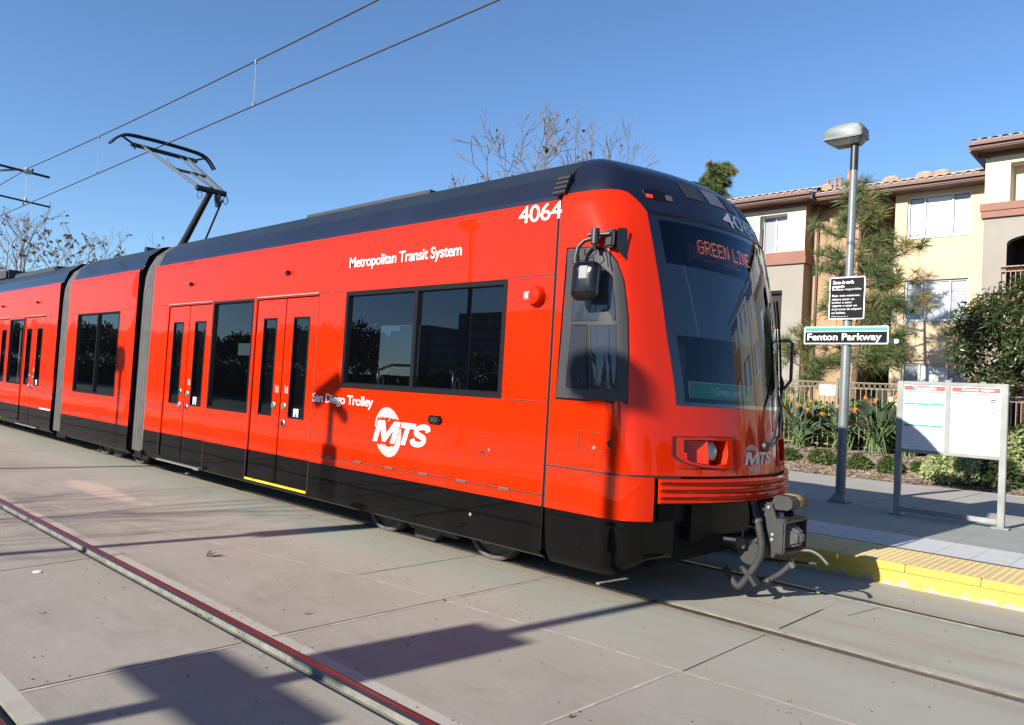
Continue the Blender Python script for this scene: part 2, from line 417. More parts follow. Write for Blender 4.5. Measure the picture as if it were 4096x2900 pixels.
jline(.427, -1.90, .427, -.82, .007); jline(.43, -.62, .43, .18, .010, .003); jline(.62, .18, .70, .66, .006); jline(-3.99, -3.30, -3.80, -4.70, .008)
jline(-6.05, -4.7, -6.05, -3.5, .008); jline(-9.85, -4.7, -9.85, -2.95, .008); jline(-12.4, -3.3, -12.4, -.8, .01); jline(-1.437, -5.72, -1.437, -4.95, .01)
g = struct(mb.build('ground', [MT['concrete'], MT['grout'], MT['groove'], MT['joint'], MT['crack']], fix=False))

MT['earth'] = concrete_mat('far_ground', (.19, .17, .12), (.25, .22, .16), (.10, .11, .06), scale=.3)
mb = MB()
for y0, y1 in ((-1500, -10.6), (22.0, 1500)): mb.quad((-1500, y0, -.03), (1500, y0, -.03), (1500, y1, -.03), (-1500, y1, -.03))
for x0, x1 in ((-1500, X0G), (X1G, 1500)): mb.quad((x0, -10.6, -.03), (x1, -10.6, -.03), (x1, 22.0, -.03), (x0, 22.0, -.03))
struct(mb.build('terrain', MT['earth'], fix=False))

def rail(label, yc, hw, mat, key):
    mb = MB(); mb.cur = 0
    mb.prism([(yc-hw, -.06), (yc-hw, .001), (yc-hw+.008, .006), (yc+hw-.008, .006), (yc+hw, .001), (yc+hw, -.06)], 'x', X0G, X1G)
    o = mb.build('rail', [mat], smooth=True); rebase(o, (0, yc, 0)); tag(o, label, 'rail', 'rails set in the concrete')
rail('dull brown rail under the near wheels of the red trolley', -.755, .034, MT['railrust'], 0)
rail('bright rail between the red trolley and the yellow platform edge', .752, .036, MT['railtop'], 0)
rail('polished foreground rail mirroring the red trolley', -3.452, .036, MT['railtop'], 0)
rail('rail clipped by the bottom left corner of the photo', -4.87, .036, MT['railtop'], 0)

# far platform
MT['tactile'] = concrete_mat('yellow_tactile_paving', (.70, .52, .23), (.78, .60, .30), (.48, .36, .18), scale=1.5)
MT['ykerb'] = concrete_mat('yellow_kerb_paint', (.70, .48, .085), (.76, .54, .11), (.45, .32, .09), scale=1.2)
MT['wornkerb'] = None
MT['whitepaver'] = concrete_mat('white_pavers', (.56, .56, .56), (.62, .62, .61), (.47, .47, .47), tilex=.31, tiley=.49, scale=2)
MT['graypaver'] = concrete_mat('grey_green_pavers', (.30, .32, .29), (.35, .365, .33), (.24, .25, .23), tilex=.60, tiley=.60, scale=2)
MT['sidewalk'] = concrete_mat('sidewalk_concrete', (.43, .40, .36), (.49, .46, .42), (.36, .33, .29))
def worn_kerb():
    m = concrete_mat('worn_yellow_kerb', (.70, .48, .085), (.76, .53, .11), (.45, .32, .09), scale=1.2)
    nt = m.node_tree; b = nt.nodes['Principled BSDF']; L = nt.links
    src = b.inputs['Base Color'].links[0].from_socket
    tc = nt.nodes.new('ShaderNodeTexCoord'); sx = nt.nodes.new('ShaderNodeSeparateXYZ'); L.new(tc.outputs['Object'], sx.inputs[0])
    n = node(nt, 'ShaderNodeTexNoise', Scale=9., Detail=10., Roughness=.78); L.new(tc.outputs['Object'], n.inputs['Vector'])
    mr = node(nt, 'ShaderNodeMapRange'); mr.inputs['From Min'].default_value = .0; mr.inputs['From Max'].default_value = .11; mr.inputs['To Min'].default_value = .21; mr.inputs['To Max'].default_value = -.03
    L.new(sx.outputs['Z'], mr.inputs['Value'])
    ad = node(nt, 'ShaderNodeMath', operation='ADD'); L.new(n.outputs['Fac'], ad.inputs[0]); L.new(mr.outputs[0], ad.inputs[1])
    gt = node(nt, 'ShaderNodeMath', operation='GREATER_THAN'); gt.inputs[1].default_value = .66; L.new(ad.outputs[0], gt.inputs[0])
    mx = node(nt, 'ShaderNodeMix', data_type='RGBA'); L.new(gt.outputs[0], mx.inputs['Factor']); L.new(src, mx.inputs['A']); mx.inputs['B'].default_value = (.29, .27, .24, 1)
    L.new(mx.outputs['Result'], b.inputs['Base Color']); return m
MT['wornkerb'] = worn_kerb()
PZ = .205; PY = 1.571
def platform(name, sgn, off):
    """sgn=+1 far side, -1 near side"""
    mb = MB()
    Y = lambda d: off+sgn*d
    def strip(d0, d1, z, mi, x0=X0G, x1=X1G, zz=None):
        mb.cur = mi; mb.quad((x0, Y(d0), z), (x1, Y(d0), z), (x1, Y(d1), z if zz is None else zz), (x0, Y(d1), z if zz is None else zz))
    mb.cur = 0; mb.quad((X0G, Y(0), -.02), (X1G, Y(0), -.02), (X1G, Y(0), .135), (X0G, Y(0), .135))
    # coping slabs of tactile paving, overhanging a little, with open joints
    x = .62-.583*60
    while x < 20:
        a, b = x+.004, x+.579
        mb.cur = 1
        mb.quad((a, Y(-.018), .138), (b, Y(-.018), .138), (b, Y(-.018), PZ-.008), (a, Y(-.018), PZ-.008))
        mb.quad((a, Y(-.018), PZ-.008), (b, Y(-.018), PZ-.008), (b, Y(-.008), PZ), (a, Y(-.008), PZ))
        mb.quad((a, Y(-.018), .138), (b, Y(-.018), .138), (b, Y(.03), .138), (a, Y(.03), .138))
        mb.cur = 2; mb.quad((a, Y(-.008), PZ), (b, Y(-.008), PZ), (b, Y(.80), PZ), (a, Y(.80), PZ))
        x += .583
    strip(0, .85, PZ-.012, 7)
    strip(.815, .87, PZ-.001, 3); strip(.87, 1.78, PZ-.001, 4); strip(1.78, 3.95, PZ-.002, 5)
    return mb, strip, Y
mb, strip, Y = platform('platform', 1, PY)
strip(3.95, 8.4, PZ-.003, 6, X0G, -4.0); mb.cur = 6
bed = [(-90, 9.9), (-3.6, 9.9), (-2.4, 10.05), (-1.06, 10.2), (.1, 10.35), (14, 11.0), (40, 11.6)]
BZ = PZ-.003
mb.quad((-4.0, PY+3.95, BZ), (40, PY+3.95, BZ), (40, 10.35, BZ), (-4.0, 9.9, BZ))
mb.quad((-90, 9.5, BZ), (-4, 9.5, BZ), (-4, 9.9, BZ), (-90, 9.9, BZ)); mb.quad((-4.0, 9.9, BZ), (40, 10.35, BZ), (40, 12.2, BZ-.004), (-4.0, 9.95, BZ-.004))
mb.cur = 3
for a, b, c, d, w in ((-1.12, 5.55, -1.06, 9.9, .012), (-.56, 5.55, -.46, 10.1, .012), (-40, 6.45, 20, 6.62, .012), (2.6, 5.55, 2.7, 10.4, .012), (-4.3, 5.55, -4.3, 9.9, .012)): jline(a, b, c, d, w, PZ-.001)
FAR_MATS = [MT['wornkerb'], MT['ykerb'], MT['tactile'], MT['crack'], MT['whitepaver'], MT['graypaver'], MT['sidewalk'], MT['crack']]
# truncated domes of the tactile paving, in view from the front of the trolley on
mb.cur = 2
rd = .0115
for i in range(0, 62):
    for j in range(11):
        x = -.9+i*.0583; y = PY+.06+j*.068
        vs = []
        for k in range(6): t = k*math.pi/3; vs.append((x+rd*1.25*math.cos(t), y+rd*1.25*math.sin(t), PZ))
        for k in range(6): t = k*math.pi/3; vs.append((x+rd*.7*math.cos(t), y+rd*.7*math.sin(t), PZ+.005))
        mb.add(vs, [(k, (k+1) % 6, 6+(k+1) % 6, 6+k) for k in range(6)]+[(6, 7, 8, 9, 10, 11)])
struct(mb.build('platform', FAR_MATS, fix=False))
mb, strip, Y = platform('near_platform', -1, -5.72)
strip(3.95, 4.9, PZ-.003, 6)
struct(mb.build('near_platform', FAR_MATS, fix=False))

# planting bed that rises to the fence
MT['mulch'] = concrete_mat('bark_mulch', (.20, .13, .085), (.40, .33, .26), (.12, .075, .05), scale=3, speck=1.)
rb = random.Random(5)
def bed_edge(x):
    for (a, b), (c, d) in zip(bed, bed[1:]):
        if a <= x <= c: return b+(d-b)*(x-a)/(c-a)
    return 10.
def bedz(x, y):
    t = (y-bed_edge(x))/1.7; t = max(0, min(1, t)); return PZ-.01+.42*t*t*(3-2*t)
mb = MB()
xs_ = [-90, -40, -20]+lin(-10, 4, 90)+[8, 14, 25, 40]
def bf(x, v):
    y = bed_edge(x)+v; return (x, y, bedz(x, y)+(rb.uniform(0, .035) if v > 0.02 else 0))
mb.grid(bf, xs_, lin(0, 2.2, 20)+[3.2, 5, 12])
rb = random.Random(15); mb.cur = 0
for i in range(5200):
    x = rb.uniform(-5.2, 1.2); y = bed_edge(x)+rb.uniform(.02, 1.7)**1.0; z = bedz(x, y)+.022; mb.cur = rb.choice((0, 1, 1, 2))
    a = rb.uniform(0, 6.28); L = rb.uniform(.012, .045); w = L*rb.uniform(.15, .5); dx, dy = math.cos(a)*L, math.sin(a)*L; nx, ny = -math.sin(a)*w, math.cos(a)*w; t1, t2 = rb.uniform(-.01, .018), rb.uniform(-.01, .018)
    mb.add([(x-dx-nx, y-dy-ny, z-t1), (x+dx-nx, y+dy-ny, z+t1), (x+dx+nx, y+dy+ny, z+t1+t2), (x-dx+nx, y-dy+ny, z-t1+t2)], [(0, 1, 2, 3)])
struct(mb.build('planting_bed', [MT['mulch'], M('pale_wood_chip', (.40, .31, .23), rough=.95, noise=(3, .3)), M('dark_bark_chip', (.10, .06, .04), rough=.95)], fix=False))
# ------------------------------------------------------------------ apartment building behind the fence
def stucco(name, c): return M(name, c, rough=.9, noise=(1.2, .07), bump=(140, .25))
MT['cream'] = stucco('cream_stucco', (.72, .54, .34)); MT['palecream'] = stucco('pale_cream_stucco', (.76, .66, .48)); MT['tan'] = stucco('orange_tan_stucco', (.42, .275, .155))
MT['greystucco'] = stucco('grey_stucco', (.33, .30, .25)); MT['brown'] = M('red_brown_trim', (.27, .115, .075), rough=.7, noise=(2, .1)); MT['fascia'] = M('brown_fascia', (.15, .068, .045), rough=.6)
MT['tile'] = M('sand_clay_tile', (.43, .28, .19), rough=.85, noise=(3.5, .3), col2=(.58, .43, .31)); MT['mortar'] = M('grey_birdstop', (.50, .48, .45), rough=.9)
MT['winframe'] = M('white_vinyl_frame', (.78, .78, .78), rough=.4); MT['blind'] = None
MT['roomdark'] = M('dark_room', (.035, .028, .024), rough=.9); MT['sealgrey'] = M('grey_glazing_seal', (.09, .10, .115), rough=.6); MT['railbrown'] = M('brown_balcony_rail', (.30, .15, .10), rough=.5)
MT['pipe'] = M('clay_vent_pipe', (.40, .20, .13), rough=.7); MT['doorbeige'] = M('beige_patio_door', (.42, .36, .28), rough=.6)
def blind_mat():
    m = M('white_blinds', (.62, .65, .68), rough=.35, coat=.9, coat_rough=.02); nt = m.node_tree; b = nt.nodes['Principled BSDF']
    tc = nt.nodes.new('ShaderNodeTexCoord'); sx = nt.nodes.new('ShaderNodeSeparateXYZ'); nt.links.new(tc.outputs['Object'], sx.inputs[0])
    w = node(nt, 'ShaderNodeMath', operation='PINGPONG'); w.inputs[1].default_value = .022; nt.links.new(sx.outputs['Z'], w.inputs[0])
    r = nt.nodes.new('ShaderNodeMapRange'); r.inputs['From Max'].default_value = .022; nt.links.new(w.outputs[0], r.inputs['Value'])
    mx = node(nt, 'ShaderNodeMix', data_type='RGBA'); mx.inputs['A'].default_value = (.13, .145, .165, 1); mx.inputs['B'].default_value = (.27, .29, .31, 1)
    nt.links.new(r.outputs[0], mx.inputs['Factor']); nt.links.new(mx.outputs['Result'], b.inputs['Base Color']); return m
MT['blind'] = blind_mat(); MT['whitepane'] = M('closed_white_blind_pane', (.66, .68, .70), rough=.3, coat=.8)
B = thing('apartment_building', 'three storey cream and tan stucco apartment block with clay tile roof', 'building', (-4, 18, .6))
YL, YT, YC, YR = 18.0, 18.6, 18.3, 17.5
def wall(x0, x1, z0, z1, y, mat, holes=(), depth=.12):
    mb = MB(); wall_grid(mb, x0, x1, z0, z1, y, list(holes), depth); return mb.build('wall', mat, B, fix=False)
def side(x, y0, y1, z0, z1, mat):
    mb = MB(); mb.quad((x, y0, z0), (x, y1, z0), (x, y1, z1), (x, y0, z1)); return mb.build('wall', mat, B, fix=False)
def bwin(x0, x1, z0, z1, y, cols, mats, deep=.10, fw=.05):
    """vinyl window set back in the wall: frame with mullions, one pane child per light"""
    mb = MB(); yy = y+deep-.02
    xs = [x0+(x1-x0)*c for c in cols]
    hs = [(a+fw*(1 if i == 0 else .5), b-fw*(1 if i == len(xs)-2 else .5), z0+fw, z1-fw) for i, (a, b) in enumerate(zip(xs, xs[1:]))]
    wall_grid(mb, x0, x1, z0, z1, yy, hs, .05); mb.box(x0-.03, x1+.03, y-.03, y+.02, z0-.05, z0)
    o = mb.build('window', MT['winframe'], B, fix=False)
    for (a, b, c, d), m in zip(hs, mats):
        g = MB(); g.quad((a, yy+.04, c), (b, yy+.04, c), (b, yy+.04, d), (a, yy+.04, d)); g.build('pane', MT[m], o, fix=False)
        g = MB(); wall_grid(g, a, b, c, d, yy+.036, [(a+.018, b-.018, c+.018, d-.018)]); g.build('glazing_seal', MT['sealgrey'], o, fix=False)
    return o
ZG = .5
FL = [(6.72, 7.95), (4.29, 5.45), (1.83, 3.02)]
# left module with a set-back bay, brown band and grey base
wall(-13.5, -7.18, 6.55, 8.3, YL, MT['palecream'], [(-8.72, -7.78, 6.58, 7.82), (-12.5, -10.5, 6.6, 7.8)], .24)
bwin(-8.72, -7.78, 6.58, 7.82, YL+.2, (0, .48, 1), ('blind', 'whitepane')); bwin(-12.5, -10.5, 6.6, 7.8, YL, (0, .3, .7, 1), ('blind', 'whitepane', 'blind'))
wall(-13.5, -7.18, ZG, 6.14, YL, MT['greystucco'], [(-8.45, -7.85, 4.0, 5.3), (-12.5, -10.5, 3.6, 5.0)], .3)
bwin(-8.45, -7.85, 4.0, 5.3, YL+.15, (0, 1), ('roomdark',)); bwin(-12.5, -10.5, 3.6, 5.0, YL, (0, .3, .7, 1), ('blind', 'whitepane', 'blind'))
mb = MB(); mb.box(-13.5, -7.10, YL-.08, YT, 6.14, 6.36); mb.box(-13.5, -7.13, YL-.05, YT, 6.36, 6.55); mb.build('band_course', MT['brown'], B)
side(-7.18, YL, YT, ZG, 8.3, MT['tan'])
# tan recess with stacked balconies
OP = [(-5.72, -4.64, 5.55, 7.80), (-5.72, -4.64, 3.25, 4.95), (-5.72, -4.64, ZG, 3.0)]
wall(-7.9, -4.60, ZG, 8.45, YT, MT['tan'], OP, .05)
mb = MB(); mb.box(-5.74, -4.62, YT+1.6, YT+1.65, ZG, 7.9)
for z in (5.40, 3.12): mb.box(-5.74, -4.62, YT, YT+1.6, z, z+.14)
mb.box(-5.76, -5.72, YT+.05, YT+1.6, ZG, 7.9); mb.box(-4.62, -4.60, YT+.05, YT+1.6, ZG, 7.9); mb.box(-5.74, -4.62, YT+.05, YT+1.6, 7.80, 7.86); mb.build('balcony_recess', MT['tan'], B)
mb = MB(); mb.box(-5.55, -4.75, YT+1.55, YT+1.6, 5.6, 7.5); mb.box(-5.55, -4.75, YT+1.55, YT+1.6, 3.3, 4.8); mb.box(-5.6, -4.7, YT+1.5, YT+1.6, .6, 2.9); mb.build('patio_door', MT['roomdark'], B)
def railing(x0, x1, y, z, h, name='balcony_railing'):
    mb = MB(); mb.box(x0, x1, y-.02, y+.02, z+h-.03, z+h); mb.box(x0, x1, y-.02, y+.02, z+h-.16, z+h-.13); mb.box(x0, x1, y-.02, y+.02, z+.05, z+.08)
    x = x0+.02
    while x < x1: mb.box(x-.009, x+.009, y-.009, y+.009, z+.05, z+h-.13); x += .11
    x = x0+.06
    while x < x1-.04:
        mb.tube([(x-.05, y, z+h-.14), (x, y, z+h-.04), (x+.05, y, z+h-.14)], .008, 4); x += .1
    return mb.build(name, MT['railbrown'], B)
railing(-5.74, -4.62, YT-.03, 5.53, 1.0); railing(-5.74, -4.62, YT-.03, 3.24, 1.0)
mb = MB(); mb.box(-5.80, -4.55, YT-.10, YT, 5.38, 5.54); mb.box(-5.80, -4.55, YT-.10, YT, 3.08, 3.24); mb.build('balcony_edge', MT['brown'], B)
mb = MB(); mb.tube([(-6.98, YT-.05, .6), (-6.98, YT-.05, 7.75), (-6.80, YT-.25, 7.9)], .04, 8); mb.build('downpipe', MT['fascia'], B)
# cream face with white triple windows
wall(-4.60, -2.20, ZG, 8.06, YC, MT['cream'], [(-4.27, -2.62, a, b) for a, b in FL], .10)
side(-4.60, YC, YT+.02, ZG, 8.06, MT['cream'])
for a, b in FL: bwin(-4.27, -2.62, a, b, YC, (0, .275, .715, 1), ('blind', 'whitepane', 'blind'))
# right module, nearer, pale top over a brown band and a grey base with arched balcony
wall(-2.13, 5.0, 7.28, 8.62, YR, MT['palecream'], [(-1.55, .25, 7.29, 8.34), (2.0, 3.8, 7.35, 8.3)], .47)
wall(-1.58, .28, 7.25, 8.40, YR+.46, MT['palecream'], [(-1.25, .1, 7.30, 8.08)], .05)
bwin(-1.25, .1, 7.30, 8.08, YR+.44, (0, .3, .7, 1), ('roomdark', 'roomdark', 'roomdark')); bwin(2.0, 3.8, 7.35, 8.3, YR, (0, .3, .7, 1), ('blind', 'whitepane', 'blind'))
mb = MB(); mb.box(-2.19, 5.05, YR-.08, YR+.8, 6.90, 7.08); mb.box(-2.21, 5.05, YR-.11, YR+.8, 7.08, 7.28); mb.build('band_course', MT['brown'], B)
wall(-2.13, -1.58, ZG, 6.90, YR, MT['greystucco']); wall(-1.58, .40, 6.42, 6.90, YR, MT['greystucco']); wall(.40, 5.0, ZG, 6.90, YR, MT['greystucco'], [(1.6, 3.6, 4.7, 6.1), (1.6, 3.6, 1.9, 3.3)], .12); wall(-1.58, .40, 3.6, 4.65, YR, MT['greystucco']); wall(-1.58, .40, ZG, .7, YR, MT['greystucco'])
for z in (4.7, 1.9): bwin(1.6, 3.6, z, z+1.4, YR, (0, .3, .7, 1), ('blind', 'whitepane', 'blind'))
mb = MB(); pts = [(-1.58, 6.42)]+[(-.59+.99*math.cos(t), 6.18+.24*math.sin(t)) for t in lin(math.pi, 0, 14)]+[(.40, 6.42)]
mb.add([(x, YR, z) for x, z in pts]+[(x, YR+.3, z) for x, z in pts], [tuple(range(len(pts)))]+[(i, i+1, len(pts)+i+1, len(pts)+i) for i in range(len(pts)-1)]); mb.build('arch', MT['greystucco'], B, fix=False)
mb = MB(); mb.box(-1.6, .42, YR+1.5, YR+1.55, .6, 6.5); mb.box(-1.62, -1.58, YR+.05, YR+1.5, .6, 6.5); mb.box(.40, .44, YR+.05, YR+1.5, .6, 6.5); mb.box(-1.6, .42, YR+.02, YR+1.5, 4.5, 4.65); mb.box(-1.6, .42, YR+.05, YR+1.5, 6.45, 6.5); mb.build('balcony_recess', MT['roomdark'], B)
mb = MB(); mb.box(-1.15, -.3, YR+1.42, YR+1.49, 4.66, 6.2); mb.build('patio_door', MT['roomdark'], B)
railing(-1.70, .52, YR-.06, 4.62, .95); railing(-1.70, .52, YR-.06, 1.15, 1.0)
mb = MB(); mb.box(-1.70, .52, YR-.12, YR, .95, 1.15); mb.box(-1.70, .52, YR-.12, YR, 4.5, 4.62); mb.build('balcony_edge', MT['brown'], B)
side(-2.13, YR, YC+.3, ZG, 8.62, MT['palecream'])
# further bays to the right, outside the frame but mirrored in the windscreen
for k, (xa, xb, y, m) in enumerate(((5.0, 8.5, 18.3, 'cream'), (8.5, 13.0, 17.6, 'palecream'), (13.0, 17.0, 18.3, 'tan'))):
    wall(xa, xb, ZG, 8.3, y, MT[m], [(xa+.7, xb-.9, a, b) for a, b in FL], .10)
    for a, b in FL: bwin(xa+.7, xb-.9, a, b, y, (0, .3, .7, 1), ('blind', 'whitepane', 'blind'))
    side(xa, y, 18.6, ZG, 8.3, MT[m]); side(xb, y, 18.6, ZG, 8.3, MT[m])
mb = MB(); mb.box(-13.5, 17, 20.5, 29, ZG, 8.0); mb.build('wall', MT['tan'], B)
# tiled roofs with fascia, soffit and gutter
def roof(x0, x1, ye, ze, L, pitch=.30, over0=0., over1=0.):
    mb = MB(); p = .235; n = int((x1-x0)/p*8); rows = 14
    def fn(i, j):
        x = x0+(x1-x0)*i/n; ph = ((x-x0)/p) % 1
        w = abs(math.sin(math.pi*ph)); h = .075*(w**.6 if ph < 1 else 0)
        r, q = divmod(j, 2); y = ye+(r+(1 if q else 0))*L/rows*1.0; st = -.012 if q else .014
        jit = .010*math.sin(i*.37+r*2.1)
        return (x, y+jit, ze+(y-ye)*pitch+h+st)
    mb.grid(fn, list(range(n+1)), list(range(rows*2)))
    o = mb.build('roof', MT['tile'], B, smooth=False, fix=False)
    mb = MB(); mb.quad((x0, ye+.03, ze-.02), (x1, ye+.03, ze-.02), (x1, ye+.03, ze+.05), (x0, ye+.03, ze+.05)); mb.build('birdstop', MT['mortar'], o, fix=False)
    mb = MB(); mb.box(x0, x1, ye-.02, ye+.03, ze-.17, ze-.015); mb.box(x0, x1, ye-.10, ye-.02, ze-.10, ze-.005); mb.build('gutter', MT['fascia'], B)
    return o
def soffit(x0, x1, y0, y1, z): 
    mb = MB(); mb.box(x0, x1, y0, y1, z-.03, z); mb.box(x0+.1, x1-.05, y1-.07, y1+.0, z-.14, z-.03); mb.build('soffit', MT['fascia'], B)
rl = roof(-13.8, -6.82, 17.45, 8.30, 3.5); soffit(-13.8, -6.82, 17.46, 18.0, 8.13)
rm = roof(-6.95, -2.05, 17.75, 8.25, 3.5); soffit(-6.95, -2.05, 17.76, 18.62, 8.08)
rr = roof(-2.42, 5.4, 16.95, 8.86, 4.0); soffit(-2.42, 5.4, 16.96, 17.5, 8.69)
roof(5.4, 17.2, 17.2, 8.5, 3.5)
mb = MB(); mb.box(-2.42, -2.37, 16.95, 21, 8.62, 8.84); mb.add([(-2.42, 16.95, 8.69), (-2.02, 17.5, 8.5), (-2.02, 17.5, 8.69)], [(0, 1, 2)]); mb.build('fascia', MT['fascia'], B)
mb = MB(); mb.box(-6.84, -6.79, 17.45, 18.7, 8.06, 8.29); mb.build('fascia', MT['fascia'], B)
mb = MB(); mb.quad((-2.42, 16.97, 8.86), (-2.42, 21, 10.05), (-2.42, 21, 8.6), (-2.42, 16.97, 8.7)); mb.build('gable', MT['palecream'], B, fix=False)
for x, z, y in ((-4.80, 8.60, 18.45), (-3.88, 8.60, 18.45), (-3.45, 8.60, 18.5), (-6.72, 8.58, 18.3)):
    mb = MB()
    for k in range(7):
        zz = .0+k*.028; r = math.sqrt(max(0.0, .24**2-zz**2)); yk = y-.10+k*.012
        mb.box(x-r, x+r, yk, yk+.05, z-.10+zz, z-.10+zz+.016)
    mb.add([(x-.24*math.cos(t), y+.02, z-.10+.24*math.sin(t)*.9) for t in lin(0, math.pi, 14)], [tuple(range(15))]); mb.build('roof_vent', MT['tile'], B)
for x, h, r in ((-6.91, .28, .05), (-6.67, .30, .05), (-6.51, .30, .05), (-6.25, .48, .065), (-7.05, .12, .02), (-6.40, .15, .02)):
    mb = MB(); mb.tube([(x, 19, 8.55), (x, 19, 8.72+h)], r, 10); mb.tube([(x, 19, 8.70+h), (x, 19, 8.74+h)], r*1.35, 10); mb.build('vent_pipe', MT['pipe'], B, smooth=True)
def lerp_tab(tab, z):
    if z <= tab[0][0]: return tab[0][1]
    for (a,b),(c,d) in zip(tab,tab[1:]):
        if z <= c:
            t=(z-a)/(c-a); return b+(d-b)*t
    return tab[-1][1]
def smooth_tab(tab, z):
    """monotone cubic through the table"""
    n=len(tab)
    if z<=tab[0][0]: return tab[0][1]
    if z>=tab[-1][0]: return tab[-1][1]
    i=max(k for k in range(n-1) if tab[k][0]<=z)
    def sl(k): return (tab[k+1][1]-tab[k][1])/(tab[k+1][0]-tab[k][0])
    def tg(k):
        if k==0: return sl(0)
        if k==n-1: return sl(n-2)
        p,q=sl(k-1),sl(k)
        return 0. if p*q<=0 else 2*p*q/(p+q)
    h=tab[i+1][0]-tab[i][0]; t=(z-tab[i][0])/h
    return (2*t**3-3*t*t+1)*tab[i][1]+(t**3-2*t*t+t)*h*tg(i)+(-2*t**3+3*t*t)*tab[i+1][1]+(t**3-t*t)*h*tg(i+1)
X0=[(.3,-.03),(.85,-.026),(1.17,-.05),(1.5,-.092),(2.36,-.20),(2.93,-.32),(3.06,-.38),(3.16,-.43),(3.25,-.49),(3.3,-.53),(3.37,-.63),(3.44,-.80),(3.5,-1.06),(3.53,-1.14)]
YE=[(.3,.9),(1.5,.9),(2.1,.955),(2.93,1.0),(3.06,1.0),(3.26,.93),(3.44,.76),(3.5,.45),(3.53,.0)]
WW=[(.3,1.29),(.66,1.325),(2.9,1.325),(3.0,1.322),(3.06,1.305),(3.26,1.19),(3.44,1.0),(3.5,.6),(3.53,.0)]
XJ=-1.15
def shell(s,z):
    """cab skin: s=0 front centre, |s|=.6 windscreen edge, |s|=1 start of the flat side, beyond: metres back; negative s = near side"""
    sg=-1 if s<0 else 1; a=abs(s)
    x0=smooth_tab(X0,z); ye=smooth_tab(YE,z); w=smooth_tab(WW,z)
    L=max(.02,min(.75,-XJ+x0))
    if a<=.6:
        y=ye*a/.6; x=x0-.24*y*y
    elif a<=1:
        t=(a-.6)/.4
        p0=(x0-.24*ye*ye,ye); p1=(max(p0[0]-.48*ye*(w-ye),x0-L*.8),w); p2=(x0-L,w)
        k=2.5        # a rational curve keeps the corner tight beside the windscreen pillar
        b0=(1-t)**2; b1=2*k*t*(1-t); b2=t*t; d=b0+b1+b2
        tilt=.036*max(0.,min(1.,(z-2.35)/.6))**2*max(0.,min(1.,(3.3-z)/.25))*math.sin(math.pi*t)
        x=(b0*p0[0]+b1*p1[0]+b2*p2[0])/d-tilt*.3; y=(b0*p0[1]+b1*p1[1]+b2*p2[1])/d-tilt
    else:
        x=x0-L-(a-1); y=w
    return (x,sg*y,z)
def smoothpath(p, k=5):
    out = []
    P = [Vector(q) for q in p]
    for i in range(len(P)-1):
        a, b, c, d = P[max(i-1, 0)], P[i], P[i+1], P[min(i+2, len(P)-1)]
        for j in range(k):
            t = j/k; out.append(.5*((2*b)+(c-a)*t+(2*a-5*b+4*c-d)*t*t+(3*b-a-3*c+d)*t**3))
    return out+[P[-1]]
# ------------------------------------------------------------------ the red trolley
YS = -1.325                      # near flank
tram = thing('trolley', 'long red articulated trolley with navy roof, black skirt and folded-up coupler on its nose', 'trolley', (-9, 0, 0))
T = tram
def flank(sg, y=1.325): return sg*y
Z_SK, Z_RB, Z_WB, Z_WT, Z_RT = .30, .66, 1.08, 2.46, 3.0
def wall2(mb, x0, x1, z0, z1, sg, holes, off=0., depth=0., cuts=()):
    s = len(mb.v); wall_grid(mb, x0, x1, z0, z1, -1.325-off, holes, depth, cuts)
    if sg > 0:
        for i in range(s, len(mb.v)): x, y, z = mb.v[i]; mb.v[i] = (x, -y, z)
NX = [0, .0]
SEAM = MB()                      # open panel gaps (thin dark strips)
def seam(x0, z0, x1, z1, w=.009, sg=-1, off=.0022):
    y = sg*(1.325+off)
    if abs(x1-x0) < 1e-6: SEAM.quad((x0-w/2, y, z0), (x0+w/2, y, z0), (x1+w/2, y, z1), (x1-w/2, y, z1))
    else: SEAM.quad((x0, y, z0-w/2), (x1, y, z1-w/2), (x1, y, z1+w/2), (x0, y, z0+w/2))

def window(name, x0, x1, z0, z1, sg, mull=(), fw=.028, glass='sideglass', proud=.004, depth=.03):
    """rubber frame with bevelled section, panes set back, one frame mesh and its pane children"""
    y = sg*(1.325+proud); yi = sg*(1.325-depth)
    edges = [x0]+list(mull)+[x1]
    mb = MB()
    spans = []
    for i, (a, b) in enumerate(zip(edges, edges[1:])):
        l = a+(fw if i == 0 else fw*.55); r = b-(fw if i == len(edges)-2 else fw*.55); spans.append((l, r))
    h = [(l, r, z0+fw, z1-fw) for l, r in spans]
    s0 = len(mb.v); wall_grid(mb, x0, x1, z0, z1, -1, h)
    for i in range(s0, len(mb.v)): x, _, z = mb.v[i]; mb.v[i] = (x, y, z)
    for l, r, c, d in h:
        b = .012
        ring = [(l, c), (r, c), (r, d), (l, d)]; ring2 = [(l+b, c+b), (r-b, c+b), (r-b, d-b), (l+b, d-b)]
        for k in range(4):
            p, q = ring[k], ring[(k+1) % 4]; p2, q2 = ring2[k], ring2[(k+1) % 4]
            mb.quad((p[0], y, p[1]), (q[0], y, q[1]), (q2[0], yi, q2[1]), (p2[0], yi, p2[1]))
    ro = [(x0, z0), (x1, z0), (x1, z1), (x0, z1)]
    for k in range(4):
        p, q = ro[k], ro[(k+1) % 4]; mb.quad((p[0], y, p[1]), (q[0], y, q[1]), (q[0], sg*1.30, q[1]), (p[0], sg*1.30, p[1]))
    o = mb.build(name, MT['frame'], T)
    for l, r, c, d in h:
        g = MB(); g.quad((l, yi+sg*.004, c), (r, yi+sg*.004, c), (r, yi+sg*.004, d), (l, yi+sg*.004, d)); g.build('pane', MT[glass], o, fix=False)
    return o

